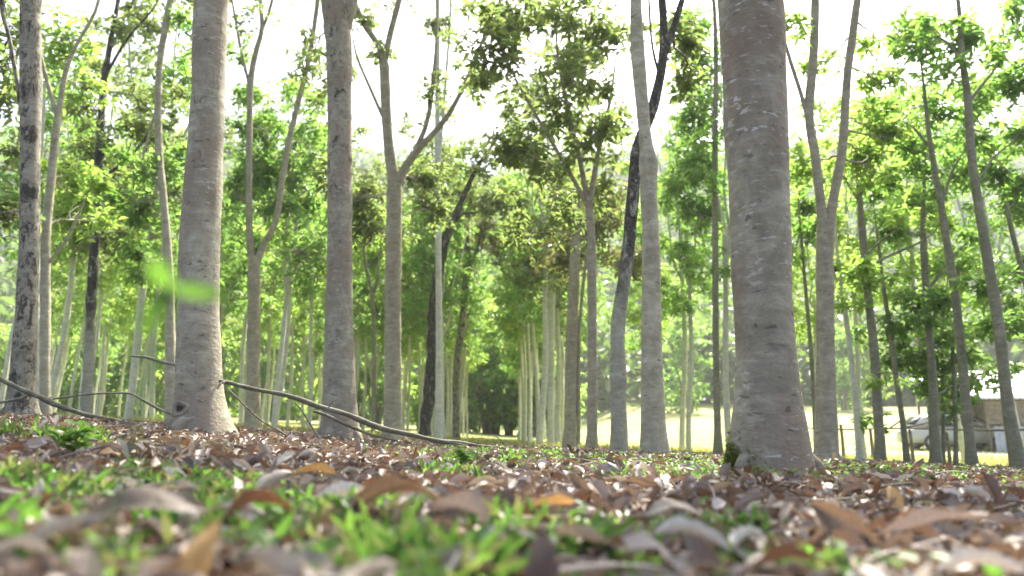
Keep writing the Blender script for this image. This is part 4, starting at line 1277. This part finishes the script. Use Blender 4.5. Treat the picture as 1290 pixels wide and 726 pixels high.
# small sprig plants one can tell apart in the litter
def sprig(px, py, D, hgt, nleaf, lab, mat='cover', leafl=0.03):
    q = P(px, py, D)
    base = np.array([q[0], D, float(H(q[0], D))])
    rng = np.random.default_rng(int(px * 3 + py))
    s = empty('weed_plant', base)
    tag(s, lab, 'weed')
    sm, lf = MB(), MB()
    for k in range(3):
        e = np.array([rng.normal(0, 0.25) * hgt, rng.normal(0, 0.25) * hgt, hgt * rng.uniform(0.7, 1)])
        pth = bezier((0, 0, -0.01), (0, 0, hgt * 0.5), e, 6)
        tube(sm, pth, np.linspace(0.0022, 0.001, 6), 5)
        m_ = max(3, nleaf // 3)
        t = rng.uniform(0.3, 1, m_)
        pp = np.array([np.array(bezier((0, 0, 0), (0, 0, hgt * 0.5), e, 21)[int(tt * 20)]) for tt in t])
        az = np.arange(m_) * 2.4 + rng.uniform(0, 6)
        dd = np.stack([np.cos(az), np.sin(az), rng.uniform(0, 0.7, m_)], 1)
        leaves(lf, pp, dd, np.stack([rng.normal(0, 0.2, m_), rng.normal(0, 0.2, m_), np.ones(m_)], 1), leafl * rng.uniform(0.7, 1.2, m_), leafl * 0.5 * rng.uniform(0.8, 1.2, m_), 0.12, 0.2)
    link('stem', sm.mesh('stem', LEAF['cover']), s)
    link('foliage', lf.mesh('foliage', LEAF[mat], False), s)


sprig(586, 596, 3.0, 0.10, 40, 'small yellow-green weed standing alone in the litter below the stick', 'cover', 0.04)
sprig(540, 700, 0.75, 0.075, 15, 'blurred bright green weed beside the long arched grey leaf', 'sprout', 0.03)
sprig(650, 650, 1.1, 0.07, 18, 'green weed in the middle of the foreground beyond the cream leaf', 'sprout', 0.03)
sprig(915, 630, 1.35, 0.06, 14, 'small round green weed in front of the broad brown trunk', 'sprout', 0.03)
sprig(90, 590, 2.3, 0.13, 40, 'taller green weed in the left grass patch', 'sprout', 0.05)
sprig(345, 640, 1.2, 0.06, 18, 'low green weed right of the dark arching leaf', 'cover', 0.03)

# ------------------------------------------------------------------ fence, shed, car by the field
def box_mb(mb, c, s, rz=0.0):
    c = np.asarray(c, float)
    x, y, z = np.asarray(s, float) / 2
    V = np.array([(-x, -y, -z), (x, -y, -z), (x, y, -z), (-x, y, -z), (-x, -y, z), (x, -y, z), (x, y, z), (-x, y, z)])
    cr, sr = math.cos(rz), math.sin(rz)
    V = np.stack([V[:, 0] * cr - V[:, 1] * sr, V[:, 0] * sr + V[:, 1] * cr, V[:, 2]], 1) + c
    mb.add(V, [(0, 3, 2, 1), (4, 5, 6, 7), (0, 1, 5, 4), (1, 2, 6, 5), (2, 3, 7, 6), (3, 0, 4, 7)])


wood = plain('weathered_wood', (0.17, 0.145, 0.11), 0.9, 0.35, 20, bumpd=0.004)
fence = empty('wooden_fence', (8.0, 18.0, float(H(8, 18))))
tag(fence, 'low post and rail fence along the sunlit field', 'fence')
fb = np.array(fence.location)
FP = [(985, 537, 20), (1015, 538, 19), (1059, 536, 18), (1096, 541, 17.2), (1146, 543, 16.2), (1192, 546, 15.2), (1267, 527, 14.0), (1330, 540, 13.4)]
tops = []
for k, (px, py, D) in enumerate(FP):
    top = P(px, py, D)
    gz = float(H(top[0], D))
    wd = 0.11 if k == 6 else 0.075
    mb = MB()
    a_, b_ = smooth_path([np.array([top[0], D, gz - 0.2]), np.array([top[0] + 0.01, D, (gz + top[2]) / 2]), np.array([top[0], D, top[2] + 0.02])], [wd / 2 * 1.1, wd / 2, wd / 2 * 0.92], 0.2)
    tube(mb, a_ - fb, b_, 9, 0.06, k)
    link('post', mb.mesh('post', wood), fence)
    tops.append(np.array([top[0], D - wd / 2 - 0.02, gz]))
for hz in (0.72,):
    mb = MB()
    pts = [t + [0, 0, hz + 0.02 * math.sin(k * 2.0)] for k, t in enumerate(tops)]
    a_, b_ = smooth_path(pts, [0.022] * len(pts), 0.4)
    tube(mb, a_ - fb, b_, 7, 0.08, 3)
    link('rail', mb.mesh('rail', wood), fence)

shed = empty('farm_shed')
sx, sy = 21.8, 31.0
sz = float(H(sx, sy))
shed.location = (sx, sy, sz)
tag(shed, 'low open farm shed with pale sheet roof behind the trees', 'shed')
timber = plain('shed_boards', (0.20, 0.175, 0.15), 0.85, 0.3, 6, bumpd=0.01)
roofm = plain('pale_roof_sheet', (0.62, 0.63, 0.62), 0.4, 0.08, 3)
tin = plain('grey_tin', (0.36, 0.37, 0.38), 0.5, 0.15, 4)
z_eave, z_top = 1.95, 3.15
mb = MB()
for k in range(16):                               # back wall boards
    box_mb(mb, (-3.0 + k * 0.41, 2.4, 1.3), (0.395, 0.05, 2.7))
link('back_wall', mb.mesh('back_wall', timber, False), shed)
mb = MB()
for k in range(9):                                # front upper boards
    box_mb(mb, (0.1, -1.62 + 0.012 * (k % 2), 1.05 + k * 0.1), (6.5, 0.03, 0.094))
link('front_boards', mb.mesh('front_boards', timber, False), shed)
for xx in (-3.1, -1.0, 1.1, 3.3):
    mb = MB()
    box_mb(mb, (xx, -1.55, 0.9), (0.13, 0.09, 2.3))
    link('post', mb.mesh('post', wood, False), shed)
mb = MB()                                         # corrugated tin skirt
xs = np.linspace(-3.0, 3.2, 150)
prof = -1.70 + 0.022 * np.sin(xs * 2 * np.pi / 0.17)
V = np.concatenate([np.stack([xs, prof, np.full(150, -0.1)], 1), np.stack([xs, prof, np.full(150, 0.92)], 1), np.stack([xs, prof + 0.006, np.full(150, 0.92)], 1), np.stack([xs, prof + 0.006, np.full(150, -0.1)], 1)])
i0 = np.arange(149)
mb.add(V, np.concatenate([np.stack([i0 + o, i0 + 1 + o, i0 + 151 + o, i0 + 150 + o], 1) for o in (0, 150, 300)]))
link('tin_panel', mb.mesh('tin_panel', tin), shed)
mb = MB()                                         # corrugated roof, sloping towards the trees
xs = np.linspace(-3.7, 3.9, 200)
cor = 0.02 * np.sin(xs * 2 * np.pi / 0.2)
lines = [np.stack([xs, np.full(200, yy), zz + cor], 1) for yy, zz in ((-2.2, z_eave), (2.9, z_top), (2.9, z_top + 0.02), (-2.2, z_eave + 0.02))]
V = np.concatenate(lines)
i0 = np.arange(199)
mb.add(V, np.concatenate([np.stack([i0 + o, i0 + 1 + o, i0 + 201 + o, i0 + 200 + o], 1) for o in (0, 200, 400)] + [np.stack([i0 + 600, i0 + 601, i0 + 1, i0], 1)]))
link('roof', mb.mesh('roof', roofm), shed)
for xx in (-3.65, 3.85):
    mb = MB()
    box_mb(mb, (xx, 2.35, 1.4), (0.07, 0.12, 2.9))
    link('post', mb.mesh('post', wood, False), shed)

hx, hy = 29.5, 44.0
house = empty('farm_house', (hx, hy, float(H(hx, hy)) - 0.1))
tag(house, 'small building with a white gable roof beyond the farm shed', 'building')
mb = MB()
box_mb(mb, (0, 0, 1.1), (7.0, 4.6, 2.4))
link('wall', mb.mesh('wall', plain('plaster', (0.55, 0.53, 0.48), 0.9, 0.1, 2), False), house)
mb = MB()
V = []
for xx in (-3.8, 3.8):
    V += [(xx, -2.8, 2.25), (xx, 0, 3.5), (xx, 2.8, 2.25), (xx, 2.8, 2.37), (xx, 0, 3.62), (xx, -2.8, 2.37)]
mb.add(V, [(0, 1, 7, 6), (1, 2, 8, 7), (2, 3, 9, 8), (3, 4, 10, 9), (4, 5, 11, 10), (5, 0, 6, 11), (0, 5, 4, 1), (1, 4, 3, 2), (6, 7, 10, 11), (7, 8, 9, 10)])
link('roof', mb.mesh('roof', roofm, False), house)
for xx in (-2.2, 0.4, 2.3):
    f = MB()
    box_mb(f, (xx, -2.32, 1.35), (0.95, 0.06, 1.1))
    fo = link('window', f.mesh('window', plain('white_frame', (0.7, 0.7, 0.68), 0.5, 0.05), False), house)
    g = MB()
    box_mb(g, (xx, -2.345, 1.35), (0.8, 0.03, 0.95))
    link('pane', g.mesh('pane', plain('dark_glass', (0.03, 0.035, 0.04), 0.1, 0.1), False), fo)

# the parked white car: side view lofted body
car = empty('parked_car')
cxx, cyy = 18.35, 31.2
car.location = (cxx, cyy, float(H(cxx, cyy)))
car.rotation_euler = (0, 0, R(-4))
tag(car, 'pale silver car parked half under the open shed, mostly hidden by trunks', 'car')
paint = plain('silver_paint', (0.34, 0.345, 0.35), 0.25, 0.03, 2)
glass = plain('car_glass', (0.02, 0.024, 0.028), 0.08, 0.1, 2)
rub = plain('tyre_rubber', (0.02, 0.02, 0.02), 0.8, 0.2, 10)
rimm = plain('wheel_rim', (0.5, 0.5, 0.52), 0.35, 0.1, 4, 0.8)


def loft(mb, prof, halfw):
    """prof: list of (x, z_low, z_high, half width factor)"""
    rows = []
    for x, zl, zh, w in prof:
        h_ = halfw * w
        rows.append([(x, -h_ * 0.9, zl), (x, -h_, zl + (zh - zl) * 0.35), (x, -h_ * 0.97, zl + (zh - zl) * 0.75), (x, -h_ * 0.82, zh), (x, 0, zh + 0.03), (x, h_ * 0.82, zh), (x, h_ * 0.97, zl + (zh - zl) * 0.75), (x, h_, zl + (zh - zl) * 0.35), (x, h_ * 0.9, zl)])
    V = np.array(rows).reshape(-1, 3)
    m, k = len(prof), 9
    idx = np.arange(m * k).reshape(m, k)
    mb.add(V, np.stack([idx[:-1], idx[1:], np.roll(idx[1:], -1, 1), np.roll(idx[:-1], -1, 1)], -1).reshape(-1, 4))
    for e, s in ((0, 1), (m - 1, -1)):
        r = idx[e]
        mb.f.append(np.array([(r[0], r[1], r[7], r[8]), (r[1], r[2], r[6], r[7]), (r[2], r[3], r[5], r[6])], np.int32)[:, ::s] + (mb.n - len(V)))
        mb.f.append(np.array([(r[3], r[4], r[5], r[3])], np.int32)[:0])


mb = MB()
loft(mb, [(-2.05, 0.35, 0.72, 0.86), (-1.95, 0.28, 0.86, 0.95), (-1.2, 0.25, 0.92, 1.0), (0.2, 0.25, 0.93, 1.0), (1.1, 0.25, 0.9, 1.0), (1.75, 0.26, 0.78, 0.95), (2.1, 0.32, 0.62, 0.82)], 0.84)
link('body', mb.mesh('body', paint), car)
mb = MB()
loft(mb, [(-1.85, 0.88, 0.96, 0.86), (-1.45, 0.9, 1.36, 0.8), (-0.9, 0.9, 1.46, 0.8), (0.2, 0.9, 1.44, 0.8), (0.55, 0.9, 1.3, 0.82), (1.15, 0.88, 0.95, 0.88)], 0.84)
cab = link('cabin', mb.mesh('cabin', paint), car)
for sgn in (-1, 1):
    for (xa, xb, xc, xd) in ((-1.35, -0.38, -0.38, -1.2), (-0.3, 0.85, 0.35, -0.3)):
        mb = MB()
        V = []
        for off in (0.0, 0.02):
            for x_, z_, y_ in ((xa, 0.96, 0.70), (xb, 0.96, 0.70), (xc, 1.36, 0.645), (xd, 1.36, 0.645)):
                V.append((x_, sgn * (y_ + off), z_))
        mb.add(V, [(0, 1, 2, 3), (7, 6, 5, 4), (0, 4, 5, 1), (1, 5, 6, 2), (2, 6, 7, 3), (3, 7, 4, 0)])
        link('side_window', mb.mesh('side_window', glass, False), car)
for nm, q in (('windscreen', [(1.10, 0.99), (0.62, 1.30)]), ('rear_window', [(-1.80, 1.0), (-1.48, 1.33)])):
    mb = MB()
    s = 1 if nm == 'windscreen' else -1
    V = []
    for off in (0.012, 0.03):
        for (x_, z_), wd in zip(q, (0.60, 0.54)):
            V += [(x_ + s * off, -wd, z_ + off), (x_ + s * off, wd, z_ + off)]
    mb.add(V, [(0, 1, 3, 2), (4, 6, 7, 5), (0, 4, 5, 1), (1, 5, 7, 3), (3, 7, 6, 2), (2, 6, 4, 0)])
    link(nm, mb.mesh(nm, glass, False), car)
for wx in (-1.3, 1.3):
    for sgn in (-1, 1):
        w = MB()
        a = np.linspace(0, 2 * np.pi, 21)[:-1]

        def lathe(mb, prof):
            V = np.concatenate([np.stack([wx + np.cos(a) * r, np.full(20, sgn * yy), 0.31 + np.sin(a) * r], 1) for r, yy in prof])
            idx = np.arange(len(prof) * 20).reshape(len(prof), 20)
            mb.add(V, np.stack([idx[:-1], np.roll(idx[:-1], -1, 1), np.roll(idx[1:], -1, 1), idx[1:]], -1).reshape(-1, 4))
        lathe(w, [(0.2, 0.66), (0.29, 0.66), (0.31, 0.69), (0.31, 0.82), (0.29, 0.85), (0.2, 0.85)])
        wo = link('wheel', w.mesh('wheel', rub), car)
        w2 = MB()
        lathe(w2, [(0.2, 0.835), (0.17, 0.83), (0.06, 0.845), (0.004, 0.848)])
        link('rim', w2.mesh('rim', rimm), wo)
for sgn in (-1, 1):
    mb = MB()
    box_mb(mb, (2.0, sgn * 0.55, 0.6), (0.12, 0.3, 0.12))
    link('headlight', mb.mesh('headlight', rimm, False), car)

# ------------------------------------------------------------------ air
hz = MB()
hzs = 600.0
box_mb(hz, (0, 200, 75), (1000, 640, 190))
hm, nt, out = new_mat('haze_air')
pv = nt.nodes.new('ShaderNodeVolumePrincipled')
pv.inputs['Color'].default_value = (0.93, 0.97, 1.0, 1)
pv.inputs['Density'].default_value = 0.00075
pv.inputs['Anisotropy'].default_value = 0.2
nt.links.new(pv.outputs[0], out.inputs['Volume'])
ho = link('haze', hz.mesh('haze', hm, False))
tag(ho, 'thin pale haze in the air over the valley', 'haze', None, 'stuff')

# ------------------------------------------------------------------ light
SUN_EL, SUN_AZ = R(54), R(24)
w = bpy.data.worlds.new('World')
scene.world = w
w.use_nodes = True
nt = w.node_tree
bg = nt.nodes['Background']
sky = nt.nodes.new('ShaderNodeTexSky')
sky.sky_type = 'NISHITA'
sky.sun_disc = False
sky.sun_elevation = SUN_EL
sky.sun_rotation = SUN_AZ
sky.air_density = 0.55
sky.dust_density = 4.0
sky.ozone_density = 0.3
nt.links.new(sky.outputs[0], bg.inputs[0])
bg.inputs[1].default_value = 0.15
sl = bpy.data.lights.new('sun', 'SUN')
sl.energy = 5.0
sl.angle = R(0.6)
sl.color = (1.0, 0.94, 0.84)
so = bpy.data.objects.new('sun', sl)
COL.objects.link(so)
S = Vector((math.sin(SUN_AZ) * math.cos(SUN_EL), math.cos(SUN_AZ) * math.cos(SUN_EL), math.sin(SUN_EL)))
so.rotation_euler = S.to_track_quat('Z', 'Y').to_euler()
so.location = (5, 10, 30)

# ------------------------------------------------------------------ camera, render settings
cam = bpy.data.cameras.new('camera')
cam.sensor_width = 36
cam.lens = F / 1290 * 36
cam.clip_start = 0.05
cam.clip_end = 2000
cam.dof.use_dof = True
cam.dof.focus_distance = 4.3
cam.dof.aperture_fstop = 1.9
co = bpy.data.objects.new('camera', cam)
COL.objects.link(co)
co.location = (0, 0, CAMZ)
co.rotation_euler = (math.pi / 2 + PITCH, 0, 0)
scene.camera = co
vs = scene.view_settings
vs.view_transform = 'Standard'
vs.look = 'None'
vs.exposure = 2.0
vs.gamma = 1
vs.use_curve_mapping = False
cy = scene.cycles
cy.use_denoising = True
cy.max_bounces = 7
cy.diffuse_bounces = 4
cy.glossy_bounces = 2
cy.transmission_bounces = 3
cy.volume_bounces = 1
cy.transparent_max_bounces = 4
cy.use_adaptive_sampling = True
cy.adaptive_threshold = 0.02
cy.caustics_reflective = False
cy.caustics_refractive = False
